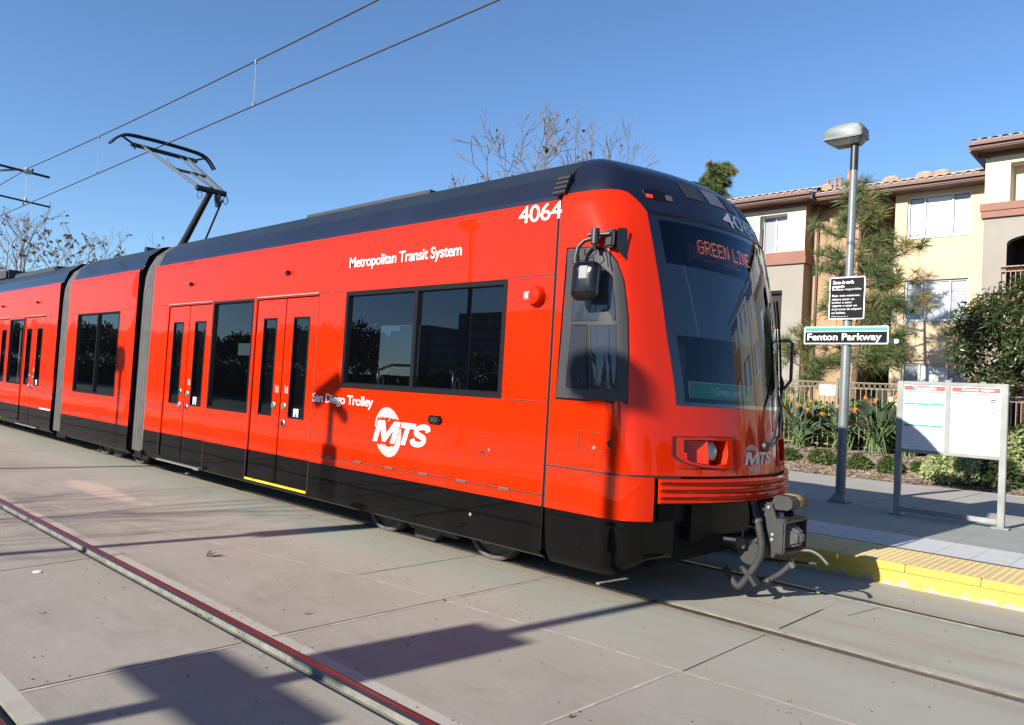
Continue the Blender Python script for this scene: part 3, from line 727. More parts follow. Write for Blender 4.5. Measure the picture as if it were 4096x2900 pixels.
def door(xa, xm, xb, z0, sg, decor=None):
    """two sliding leaves, each with a tall pane and a black foot"""
    y = 1.325-.014
    for i, (a, b) in enumerate(((xa, xm), (xm, xb))):
        a2, b2 = (a+.012, b-.011) if i == 0 else (a+.011, b-.012)
        wx = (a2+.155, b2-.165) if i == 0 else (a2+.165, b2-.155)
        mb = MB(); hole = (wx[0], wx[1], 1.085, 2.215)
        wall2(mb, a2, b2, Z_RB, 2.425, sg, [hole], off=-.014)
        for (p, q) in (((a2, Z_RB), (a2, 2.425)), ((b2, Z_RB), (b2, 2.425)), ((a2, 2.425), (b2, 2.425))):
            mb.quad((p[0], sg*y, p[1]), (q[0], sg*y, q[1]), (q[0], sg*(y-.05), q[1]), (p[0], sg*(y-.05), p[1]))
        o = mb.build('door_leaf', MT['red'], T)
        lo = MB(); wall2(lo, a2, b2, z0+.035, Z_RB, sg, [], off=-.014); lo.build('kick_panel', MT['skirt'], o)
        fr = MB(); fw = .022
        s0 = len(fr.v); wall_grid(fr, wx[0], wx[1], 1.085, 2.215, -1, [(wx[0]+fw, wx[1]-fw, 1.085+fw, 2.215-fw)])
        for k in range(s0, len(fr.v)): x, _, z = fr.v[k]; fr.v[k] = (x, sg*(y+.004), z)
        for k, (p, q) in enumerate((((wx[0]+fw, 1.107), (wx[0]+fw, 2.193)), ((wx[1]-fw, 1.107), (wx[1]-fw, 2.193)), ((wx[0]+fw, 1.107), (wx[1]-fw, 1.107)), ((wx[0]+fw, 2.193), (wx[1]-fw, 2.193)))):
            fr.quad((p[0], sg*(y+.004), p[1]), (q[0], sg*(y+.004), q[1]), (q[0], sg*(y-.02), q[1]), (p[0], sg*(y-.02), p[1]))
        w = fr.build('door_window', MT['frame'], o)
        gl = MB(); gl.quad(*[(x, sg*(y-.012), z) for x, z in ((wx[0], 1.085), (wx[1], 1.085), (wx[1], 2.215), (wx[0], 2.215))]); gl.build('door_pane', MT['sideglass'], o, fix=False)
        if decor and sg < 0:
            for kind, dx, z in decor[i]:
                d = MB(); xx = xm+dx; yy = -y-.001
                if kind in 'GKB':
                    d.cur = 0; d.lathe([(.043, 0), (.043, -.008), (.037, -.012)], (xx, yy, z), 'y', 18)
                    d.cur = 1; d.lathe([(.029, -.010), (.027, -.0145)], (xx, yy, z), 'y', 16)
                    d.build('door_button', [MT['steel'], {'G': MT['button'], 'K': MT['black'], 'B': MT['bluebtn']}[kind]], o, smooth=True)
                elif kind == 'S':
                    d.cur = 0; d.quad((xx-.05, yy+.008, z-.065), (xx+.05, yy+.008, z-.065), (xx+.05, yy+.008, z+.065), (xx-.05, yy+.008, z+.065))
                    d.cur = 1
                    d.tube([(xx-.012, yy+.003, z+.035), (xx-.006, yy+.003, z), (xx+.02, yy+.003, z-.004)], .005, 5); d.lathe([(.024, 0), (.022, -.001)], (xx, yy+.006, z-.012), 'y', 14)
                    d.build('sticker', [MT['white'], MT['bluebtn']], o)
                elif kind == 'T':
                    for q, s in enumerate(('To Open', 'Press', 'Button')):
                        hgt = .024; ww = hgt*{0: 3.6, 1: 2.6, 2: 3.1}[q]
                        letter(d, s, lambda a, b, q=q, ww=ww, hgt=hgt: (xx-.03+q*.028+b*hgt*.9, yy, z-.06+a*ww), bold=.02)
                    d.build('lettering', MT['white'], o, fix=False)
MT['button'] = M('green_door_button', (.05, .22, .07), rough=.35, coat=.4)
MT['bluebtn'] = M('blue_door_button', (.10, .22, .45), rough=.35, coat=.4)

def module(x0, x1, doors, wins, blobs, name):
    """a straight body section from x0 (rear) to x1 (front), both flanks"""
    for sg in (-1, 1):
        holes = [(a, b, Z_RB, 2.44) for a, m, b in doors]
        holes += [(a+.02, b-.02, c+.02, d-.02) for a, b, c, d, mu in wins]
        mb = MB(); wall2(mb, x0, x1, Z_RB, Z_RT, sg, holes, depth=.05)
        y = sg*1.325
        for a, b in zip(lin(x0, x1, 6), lin(x0, x1, 6)[1:]):
            mb.quad((a, y, Z_RT), (b, y, Z_RT), (b, sg*1.318, 3.03), (a, sg*1.318, 3.03)); mb.quad((a, sg*1.318, 3.03), (b, sg*1.318, 3.03), (b, sg*1.30, 3.052), (a, sg*1.30, 3.052))
            mb.quad((a, sg*1.30, 3.052), (b, sg*1.30, 3.052), (b, sg*1.262, 3.056), (a, sg*1.262, 3.056))
        if sg < 0: body = mb.build('body_side', MT['red'], T)
        else: mb.build('body_side', MT['red'], T)
        sk = MB()
        hs = [(a, b, Z_SK+.05, Z_RB) for a, m, b in doors]
        wall2(sk, x0, x1, Z_SK+.05, Z_RB, sg, hs, off=-.002, depth=.03)
        xs = sorted({x0, x1, *[v for a, m, b in doors for v in (a, b)]})
        for a, b in zip(xs, xs[1:]):
            for (p, q), (p2, q2) in (((1.323, .35), (1.305, .285)), ((1.305, .292), (1.235, .256)), ((1.235, .256), (.95, .245))): sk.quad((a, sg*p, q), (b, sg*p, q), (b, sg*p2, q2), (a, sg*p2, q2))
        sk.build('skirt', MT['skirt'], T)
        for a, b, c, d, mu in wins: window('window', a, b, c, d, sg, mu, fw=.045 if c > 1.2 else .026)
        for a, m, b in doors:
            door(a, m, b, Z_SK, sg, DECOR.get(round(a, 2)))
            gp = MB(); gp.quad((a, sg*1.26, Z_SK), (b, sg*1.26, Z_SK), (b, sg*1.26, 2.46), (a, sg*1.26, 2.46)); gp.build('door_recess', MT['black'], T)
            if sg < 0:
                seam(a, 2.452, b, 2.452, .012, off=.003)
                fr = MB(); fr.box(a, b, -1.332, -1.325, 2.456, 2.468); fr.build('door_header', MT['doorhead'], T)
        if sg < 0:
            for x in blobs:
                bl = MB(); bl.cur = 0; bl.bbox(x-.055, x+.045, -1.375, -1.324, 2.70, 2.745, .012)
                o = bl.build('marker_lamp', [MT['orangered']], T, smooth=True)
                b2 = MB(); b2.lathe([(.018, 0), (.018, .012)], (x+.045, -1.35, 2.722), 'x', 12); b2.build('lamp_lens', MT['gloss_black'], o)
    # roof
    rf = MB(); sec = [(1.268, 3.056), (1.262, 3.10), (1.195, 3.27), (1.188, 3.275), (1.0, 3.44), (.93, 3.462), (.6, 3.50), (0, 3.53)]
    sec = [(-a, b) for a, b in sec]+[(a, b) for a, b in sec[::-1][1:]]
    n_ = len(sec)
    for i in range(n_-1):
        rf.cur = 0 if i in (0, 1, n_-2, n_-3) else 1
        rf.grid(lambda x, i: (x, sec[i][0], sec[i][1]), lin(x0, x1, 8), [i, i+1])
    rf.build('roof', [MT['navy'], MT['navydust']], T, fix=False)
    # end bulkheads and floor
    for x in (x0+.03, x1-.03):
        eb = MB(); eb.prism([(-1.29, .32), (1.29, .32), (1.29, 3.02), (1.15, 3.25), (.95, 3.42), (-.95, 3.42), (-1.15, 3.25), (-1.29, 3.02)], 'x', x-.012, x+.012); eb.build('bulkhead', MT['black'], T)
    fl = MB(); fl.box(x0+.05, x1-.05, -1.24, 1.24, .33, .42); fl.build('floor', MT['intdark'], T)
    ce = MB(); ce.box(x0+.05, x1-.05, -1.20, 1.20, 2.55, 2.60); ce.build('ceiling', MT['intdark'], T)
MT['doorhead'] = M('pale_door_header', (.55, .25, .22), rough=.4)
MT['orangered'] = M('painted_marker_housing', (.30, .02, .01), rough=.35, coat=.5)

DECOR = {
 -8.26: ([('K', -.135, 1.26), ('B', -.135, 1.08), ('T2', 0, 0)], [('G', .095, 1.24), ('K', .095, 1.06), ('T', .105, 1.42), ('S', .30, 1.14)]),
 -5.78: ([('G', -.135, 1.21), ('T', -.10, 1.42)], [('G', .095, 1.21), ('K', .095, 1.02), ('T', .105, 1.42), ('S', .33, 1.13)]),
 -15.2: ([('K', -.135, 1.26), ('B', -.135, 1.08)], [('G', .095, 1.24), ('K', .095, 1.06), ('T', .105, 1.42), ('S', .30, 1.14)]),
}
# A section (front), C section (short middle), B section (rear)
module(-8.84, -1.18, [(-8.26, -7.60, -6.93), (-5.78, -5.13, -4.455)], [(-6.89, -5.845, 1.08, 2.45, ()), (-3.95, -1.67, 1.465, 2.45, (-2.83,))], [-7.6, -5.13], 'A')
module(-12.55, -9.44, [], [(-12.03, -10.09, 1.075, 2.43, (-11.04,))], [], 'C')
module(-26.0, -13.12, [(-15.2, -14.52, -13.84), (-17.7, -17.05, -16.35)], [(-16.23, -15.22, 1.08, 2.42, ()), (-21.5, -19.0, 1.46, 2.45, (-20.2,)), (-24.5, -22.2, 1.46, 2.45, (-23.3,))], [-14.4, -16.9, -18.6], 'B')
# panel gaps
for x in (-8.30, -6.91, -5.80, -4.445): seam(x, .33, x, 2.46, .011)
seam(-8.84, Z_WT, -8.30, Z_WT); seam(-6.91, Z_WT, -5.80, Z_WT); seam(-4.445, Z_WT, -3.95, Z_WT); seam(-1.67, Z_WT, -1.15, Z_WT)
seam(-5.80, Z_WT, -5.77, 3.0); seam(-4.445, 1.46, -3.95, 1.46); seam(-1.67, 1.462, -1.17, 1.462)
seam(-8.84, 1.065, -8.30, 1.068); seam(-8.84, .69, -8.30, .70, .006); seam(-6.9, .71, -5.82, .73, .006); seam(-4.445, .735, -1.18, .742, .012)
seam(-12.55, 2.44, -12.03, 2.44); seam(-10.09, 2.45, -9.45, 2.45); seam(-12.55, 1.055, -9.45, 1.062); seam(-12.55, .715, -9.45, .755, .009)
for x in (-12.04, -10.08): seam(x, 1.06, x, 2.44, .006)
for x in (-13.83, -15.21, -16.24, -16.33): seam(x, .33, x, 2.45, .010)
seam(-16.33, 2.45, -13.13, 2.45); seam(-13.83, 1.06, -13.13, 1.06); seam(-13.83, .69, -13.13, .69); seam(-16.24, .72, -15.21, .72); seam(-16.33, 2.45, -16.31, 3.0)
seam(-8.84, 2.985, -1.15, 3.002, .005, off=.003); seam(-12.55, 2.985, -9.45, 2.99, .005, off=.003)
for x0, x1, z0, z1 in ((-3.30, -3.09, 1.15, 1.33), (-1.90, -1.745, 1.0, 1.145)):
    for a, b, c, d in ((x0, z0, x1, z0), (x0, z1, x1, z1), (x0, z0, x0, z1), (x1, z0, x1, z1)): seam(a, b, c, d, .004)
    m = MB(); m.lathe([(.012, 0), (.010, -.004)], (x1-.03, -1.327, z0+.035), 'y', 12); m.build('hatch_lock', MT['bolt'], T)
    m = MB(); m.add([(x0+.05+.03*math.cos(t), -1.3275, z0+.025*math.sin(t)) for t in lin(0, math.pi, 10)], [tuple(range(11))]); m.build('hatch_notch', MT['seam'], T)
# hinge blocks on the lower flap
for x in (-4.07, -3.57, -3.07, -2.58, -2.08, -1.58):
    m = MB(); m.box(x-.06, x+.06, -1.334, -1.325, .733, .753); m.box(x-.05, x+.05, -1.337, -1.334, .738, .748); m.build('hinge', MT['hinge'] if 'hinge' in MT else MT.setdefault('hinge', M('grey_hinge', (.16, .12, .12), rough=.5, metal=.4)), T)
for x in (-12.2, -11.6, -11.0, -10.4, -9.8):
    m = MB(); m.box(x-.05, x+.05, -1.334, -1.325, .728, .744); m.build('hinge', MT['hinge'], T)
# yellow sill under the front doorway, plain step under the other one
m = MB(); m.box(-5.78, -4.455, -1.335, -1.25, .315, .338); m.build('step_edge', MT['yellow'], T)
m = MB(); m.box(-8.25, -6.93, -1.36, -1.24, .285, .305); m.box(-7.05, -6.90, -1.375, -1.30, .28, .31); m.build('step_edge', MT['steelgrey'] if 'steelgrey' in MT else MT.setdefault('steelgrey', M('dull_step_metal', (.20, .19, .18), rough=.5, metal=.5)), T)
m = MB(); m.box(-15.2, -13.84, -1.35, -1.24, .285, .305); m.build('step_edge', MT['steelgrey'], T)
m = MB(); m.box(-17.7, -16.35, -1.35, -1.24, .315, .338); m.build('step_edge', MT['yellow'], T)
m = MB(); m.quad((-13.80, -1.328, .665), (-13.16, -1.328, .665), (-13.16, -1.328, .69), (-13.80, -1.328, .69)); m.build('reflector', MT['white'], T)

# accordion bellows between the sections
def bellows(xf, xr):
    sec = [(1.305, .33), (1.305, 2.66), (1.29, 2.92), (1.255, 3.06), (1.16, 3.25), (.97, 3.42), (.90, 3.45), (0, 3.48)]
    sec = [(-a, b) for a, b in sec]+[(a, b) for a, b in sec[::-1][1:]]
    sec = [sec[0]]+[(sec[0][0], z) for z in lin(.33, 2.66, 6)[1:-1]]+sec[1:-1]+[(sec[-1][0], z) for z in lin(2.66, .33, 6)[1:-1]]+[sec[-1]]
    mid = xf-.42; n = 4
    mb = MB(); xs = []
    for i in range(n):
        w = (xf-mid)/n
        for t, d in ((.0, -.03), (.10, -.005), (.25, .012), (.75, .012), (.90, -.005)): xs.append((mid+(i+t)*w, d))
    xs.append((xf, -.03))
    def fn(i, j):
        x, d = xs[i]; y, z = sec[j]; k = 1+d/1.3
        return (x+(.0), y*k, (z if z < 1 else z+d*.5))
    for i in range(len(xs)-1):
        mb.cur = 1 if i % 5 in (0, 4) else 0  # groove strips coloured dark, painting the shade between the pleats
        mb.grid(fn, [i, i+1], list(range(len(sec))))
    mb.build('bellows', [MT['bellows'], MT['bellows_dark']], T, fix=False)
    mb = MB(); mb.grid(lambda x, j: (x, sec[j][0]*.955, min(sec[j][1], 3.42)), [xr-.02, mid+.01], list(range(len(sec)))); mb.build('gangway', MT['bellows_dark'], T)
bellows(-8.83, -9.44); bellows(-12.53, -13.12)

# cab skin ---------------------------------------------------------------------------------
def zb(a):      # red / navy boundary along the corner
    return lerp_tab([(.0, 2.93), (.6, 2.935), (.605, 2.975), (.611, 3.02), (.622, 3.06), (.640, 3.092), (.665, 3.104), (.75, 3.106), (.9, 3.097), (1.0, 3.09), (1.2, 3.085)], a)
XJ_ = -1.15
def skin(s, z, off=0.):
    p = Vector(shell(s, z))
    if off:
        e = .004; a = Vector(shell(s+e, z)); b = Vector(shell(s, z+e)); n = (a-p).cross(b-p)
        if n.length > 1e-12:
            n.normalize()
            if n.x*1.0+n.y*(1 if s > 0 else -1) < 0: n = -n
            p = p+n*off
    return tuple(p)
def s_at_joint(z): return 1+max(0, (smooth_tab(X0, z)-max(.02, min(.75, -XJ+smooth_tab(X0, z))))-XJ_)
CS = [.6, .605, .61, .616, .624, .64, .655, .67, .70, .73, .76, .79, .82, .85, .88, .91, .94, .97, 1.0]
# cab-side window outline in (s, z); s>1 is metres behind the curve
CWIN = [(1.245, 1.503), (1.02, 1.50), (.90, 1.499), (.788, 1.498), (.761, 1.80), (.741, 2.12), (.748, 2.40), (.782, 2.52), (.815, 2.568), (.855, 2.602), (.895, 2.622), (.950, 2.637), (1.05, 2.648)]
for sg in (-1, 1):
    mb = MB()
    def corner(a, v):
        z = .985+(zb(min(a, 1))-.985)*v
        s = a if a <= 1 else 1+(a-1)*10*max(.001, s_at_joint(z)-1)   # a in 1..1.1 reaches the joint
        return skin(sg*s, z)
    mb.grid(corner, CS+[1.025, 1.05, 1.075, 1.1], lin(0, .8, 14)+lin(.8, 1, 14)[1:])
    mb.build('cab_side', MT['red'], T, smooth='all')
    # lower corner panel and black corner skirt
    mb = MB()
    cs2 = [.662, .675, .69, .70, .73, .76, .79, .82, .85, .88, .91, .94, .97, 1.0]
    def lowc(a, v):
        b0 = .66; s = a if a <= 1 else 1+(a-1)*10*(s_at_joint(b0+(.972-b0)*v)-1)
        return skin(sg*s, b0+(.972-b0)*v, .006)
    mb.grid(lowc, cs2+[1.05, 1.097], lin(0, 1, 5)); 
    mb.grid(lambda v, d: (Vector(skin(sg*.662, .66+.312*v, .006))+Vector((-d, -sg*d*.6, 0)))[:], lin(0, 1, 5), [0, .05])
    mb.build('corner_panel', MT['red'], T, smooth=True)
    mb = MB()
    def sk(a, v):
        z = .655-(.655-(.235+.11*max(0, min(1, (.95-a)/.30))))*v
        s = a if a <= 1 else 1+(a-1)*10*(s_at_joint(z)-1)
        p = Vector(shell(sg*s, z)); k = max(0, v-.72)/.28
        p.x -= .10*k*k*max(0, (1.0-a)*2.2); p.y -= sg*.07*k*k
        if a < .72: p.x -= (.72-a)*.9*.4
        return tuple(p)
    mb.grid(sk, [.60, .62, .64]+cs2+[1.05, 1.097], lin(0, 1, 12))
    mb.build('corner_skirt', MT['skirt'], T, smooth='all')
    mb = MB(); mb.box(-1.1, -.42, sg*.98-.02, sg*.98+.02, .31, .80); mb.bbox(-.62, -.36, min(sg*.72, sg*1.0), max(sg*.72, sg*1.0), .30, .80, .03); mb.build('inner_valance', MT['dark'], T)

# centre panel under the windscreen with openings for the lamp clusters
HL = (.262, .608, 1.033, 1.273)
S_ = sorted({*[round(v, 4) for v in lin(-.6, .6, 24)], -.262, .262})
Z_ = [.985, 1.033, 1.08, 1.13, 1.18, 1.23, 1.273, 1.32, 1.37, 1.43, 1.5]
mb = MB(); ids = {}
for i, a in enumerate(S_):
    for j, c in enumerate(Z_): ids[i, j] = len(mb.v); mb.v.append(skin(a, c))
for i, (a, b) in enumerate(zip(S_, S_[1:])):
    for j, (c, d) in enumerate(zip(Z_, Z_[1:])):
        m_, n_ = abs((a+b)/2), (c+d)/2
        if HL[0] < m_ < .6 and HL[2] < n_ < HL[3]: continue
        mb.f.append([ids[i, j], ids[i+1, j], ids[i+1, j+1], ids[i, j+1]]); mb.mi.append(0)
mb.build('nose_panel', MT['red'], T, smooth='all', fix=False)

# lamp clusters
for sg in (-1, 1):
    outer = [(.606, 1.268), (.43, 1.274), (.266, 1.274), (.262, 1.15), (.264, 1.034), (.35, 1.040), (.46, 1.052), (.55, 1.075), (.597, 1.10), (.608, 1.13), (.608, 1.20)]
    inner = [(.578, 1.248), (.44, 1.252), (.305, 1.248), (.300, 1.15), (.318, 1.075), (.37, 1.060), (.46, 1.070), (.54, 1.090), (.570, 1.108), (.578, 1.135), (.580, 1.20)]
    mb = MB(); n = len(outer)
    po = [skin(sg*s, z, .006) for s, z in outer]; pi = [skin(sg*s, z, .004) for s, z in inner]
    dp = [tuple(Vector(skin(sg*(s*.93+.03), z*.96+.046))+Vector((-.10, 0, 0))) for s, z in inner]
    mb.add(po+pi+dp, [(i, (i+1) % n, n+(i+1) % n, n+i) for i in range(n)]+[(n+i, n+(i+1) % n, 2*n+(i+1) % n, 2*n+i) for i in range(n)]+[tuple(2*n+i for i in range(n))])
    fill = [skin(sg*.609, 1.03), skin(sg*.262, 1.03), skin(sg*.264, 1.034, .004), skin(sg*.35, 1.040, .004), skin(sg*.46, 1.052, .004), skin(sg*.55, 1.075, .004), skin(sg*.597, 1.10, .004), skin(sg*.608, 1.13, .004)]
    h = mb.build('headlight_housing', MT['red'], T, smooth=True)
    mb = MB(); mb.add(fill, [tuple(range(8))]); mb.build('housing_surround', MT['red'], h, fix=False)
    mb = MB()
    ring = [skin(sg*(s+(.006 if s > .45 else -.006)), z+(.005 if z > 1.15 else -.005), .0075) for s, z in outer]; ri = [skin(sg*s, z, .0078) for s, z in outer]
    mb.add(ring+ri, [(i, (i+1) % n, n+(i+1) % n, n+i) for i in range(n)]); mb.build('housing_gap', MT['seam'], h)
    q = lambda s, z, d: tuple(Vector(skin(sg*s, z))+Vector((-d, 0, 0)))
    mb = MB(); mb.add([q(.455, 1.246, .09), q(.455, 1.075, .09), q(.445, 1.06, .09), q(.436, 1.072, .0), q(.436, 1.243, .0), q(.515, 1.09, .09), q(.505, 1.24, .09)], [(4, 3, 1, 0), (3, 4, 6, 5), (4, 0, 6)]); mb.build('divider', MT['red'], h)
    mb = MB(); mb.grid(lambda s, z: tuple(Vector(skin(sg*s, z))+Vector((-.045+.025*math.sin((z-1.10)/.132*math.pi), 0, 0))), lin(.362, .430, 5), lin(1.10, 1.232, 6)); mb.build('headlamp', MT['clearlamp'], h, smooth='all')
    mb = MB(); mb.grid(lambda s, z: q(s, z, .05), lin(.53, .565, 2), [1.165, 1.24]); mb.build('indicator', MT['darkred'] if 'darkred' in MT else MT.setdefault('darkred', M('dark_red_lens', (.20, .03, .02), rough=.35, noise=(80, .4))), h)
    mb = MB(); mb.grid(lambda s, z: q(s, z, .049), lin(.53, .565, 2), [1.098, 1.112]); mb.grid(lambda s, z: q(s, z, .049), lin(.53, .565, 2), [1.118, 1.132]); mb.grid(lambda s, z: q(s, z, .049), lin(.53, .565, 2), [1.138, 1.150]); mb.build('tail_lamp', MT['redlit'], h)

# bumper with horizontal ribs
mb = MB()
pr = [(.965, .0), (.962, .03), (.945, .034), (.932, .012), (.916, .012), (.905, .032), (.893, .034), (.880, .012), (.864, .012), (.852, .032), (.840, .034), (.828, .014), (.815, .014), (.806, .030), (.796, .030), (.790, .0)]
bs = lin(-.648, .648, 48)
mb.grid(lambda s, i: (Vector(skin(s, pr[i][0]))+Vector((pr[i][1], pr[i][1]*.25*(1 if s > 0 else -1), 0)))[:], bs, list(range(len(pr))))
for s in (-.648, .648):
    pts = [(Vector(skin(s, z))+Vector((d, d*.25*(1 if s > 0 else -1), 0)))[:] for z, d in pr]; mb.add(pts, [tuple(range(len(pts)))])
bump = mb.build('bumper', MT['red'], T, smooth=True)
mb = MB(); mb.grid(lambda s, z: (Vector(skin(s, z))+Vector((-.03, 0, 0)))[:], bs, [.775, .992]); mb.build('bumper_gap', MT['black'], T)
for s in (-.625, .625):
    for z in (.91, .856):
        mb = MB(); p = skin(s, z); mb.lathe([(.008, 0), (.006, .012)], (p[0]+.012, p[1], p[2]), 'x', 10); mb.build('bumper_bolt', MT['red'], bump)

# windscreen, black edge band, navy cap
mb = MB(); mb.grid(lambda s, z: skin(s, z, .002), lin(-.555, .555, 36), lin(1.525, 2.90, 26)); ws = mb.build('windscreen', MT['windscreen'], T, smooth='all', fix=False)
mb = MB()
for sg in (-1, 1): mb.grid(lambda s, z: skin(sg*s, z, .001), lin(.555, .602, 4), lin(1.497, 2.932, 26))
mb.grid(lambda s, z: skin(s, z, .001), lin(-.555, .555, 36), [1.497, 1.51, 1.525]); mb.grid(lambda s, z: skin(s, z, .001), lin(-.555, .555, 36), [2.90, 2.915, 2.932])
mb.build('windscreen_surround', MT['scrband'] if 'scrband' in MT else MT.setdefault('scrband', M('blue_black_glass_band', (.008, .010, .022), rough=.12, coat=.6)), T, smooth='all')
mb = MB(); mb.grid(lambda s, v: skin(s, lerp_tab([(0, zb(abs(s))), (1, 3.53)], v)), [-x for x in CS[::-1]]+lin(-.58, .58, 30)+CS, lin(0, .5, 16)+lin(.5, 1, 26)[1:])
for sg in (-1, 1): mb.grid(lambda t, v: (lambda z: skin(sg*(1+t*max(.001, s_at_joint(z)-1)), z))(zb(1.0)+(3.53-zb(1.0))*v), lin(0, 1, 5), lin(0, .5, 16)+lin(.5, 1, 26)[1:])
cap = mb.build('roof_cap', MT['navy'], T, smooth='all')
mb = MB(); mb.grid(lambda s, d: skin(s, 2.938+d, .008 if 0 < d < .02 else .001), lin(-.6, .6, 40), [0, .006, .016, .024]); mb.build('windscreen_trim', MT['gloss_black'], T, smooth=True)
# joint line between cap and roof
mb = MB(); sec = [(1.268, 3.056), (1.262, 3.10), (1.195, 3.27), (1.0, 3.44), (.93, 3.462), (.6, 3.50), (0, 3.53)]; sec = [(-a, b) for a, b in sec]+[(a, b) for a, b in sec[::-1][1:]]
mb.grid(lambda x, i: (x, sec[i][0]*1.004, sec[i][1]+.004), [-1.162, -1.148], list(range(len(sec)))); mb.build('roof_joint', MT['black'], T)
# roof closing piece between cab skin and first section
mb = MB(); sec2 = [(1.318, 3.03), (1.30, 3.052), (1.268, 3.056), (1.262, 3.10), (1.195, 3.27), (1.0, 3.44), (.93, 3.462), (.6, 3.50), (0, 3.53)]; sec2 = [(-a, b) for a, b in sec2]+[(a, b) for a, b in sec2[::-1][1:]]
mb.grid(lambda x, i: (x, sec2[i][0]*.999, sec2[i][1]-.001), [-1.19, -1.155], list(range(len(sec2)))); mb.build('roof_edge', MT['navy'], T)
for sg in (-1, 1):
    mb = MB(); mb.quad((-1.19, sg*1.324, .66), (-1.14, sg*1.324, .66), (-1.14, sg*1.324, 3.03), (-1.19, sg*1.324, 3.03)); mb.build('seam_backing', MT['seam'], T)

# marker lamps and intakes in the cap
for sg in (-1, 1):
    mb = MB(); mb.cur = 0
    ol = [(.590, 3.135), (.55, 3.15), (.50, 3.147), (.455, 3.135), (.437, 3.105), (.437, 3.078), (.47, 3.067), (.52, 3.06), (.56, 3.07), (.585, 3.10)]
    mb.add([skin(sg*s, z, .004) for s, z in ol]+[(Vector(skin(sg*s, z))+Vector((-.02, 0, 0)))[:] for s, z in ol], [tuple(range(10))]+[(i, (i+1) % 10, 10+(i+1) % 10, 10+i) for i in range(10)])
    o = mb.build('lamp_recess', MT['gloss_black'], cap)
    mb = MB(); mb.grid(lambda s, z: skin(sg*s, z, .007), [.548, .565, .580], [3.070, 3.080, 3.09, 3.098]); mb.build('marker_lamp', MT['redlit'], cap)
    mb = MB(); mb.grid(lambda s, z: skin(sg*s, z, .007), lin(.440, .478, 4), lin(3.072, 3.120, 4)); mb.build('marker_lamp', MT['castlight'], cap)
VM = M('dark_vent_panel', (.030, .030, .032), rough=.5, noise=(120, .5))
for a, b, mt in ((-.345, -.215, VM), (-.175, -.03, MT['ventgrey'] if 'ventgrey' in MT else MT.setdefault('ventgrey', M('pale_vent_panel', (.14, .14, .15), rough=.45, noise=(90, .3)))), (.0, .09, VM), (.16, .34, VM)):
    mb = MB(); mb.grid(lambda s, z: skin(s+(z-3.14)*-.25, z, .004), lin(a, b, 4), lin(3.145, 3.275, 5)); mb.build('cap_vent', mt, cap, smooth='all')
mb = MB(); mb.lathe([(.085, 0), (.085, .05), (.07, .062), (.0, .064)], (-.86, .10, 3.41), 'z', 24); mb.build('antenna', MT['castgrey'], T, smooth=True)

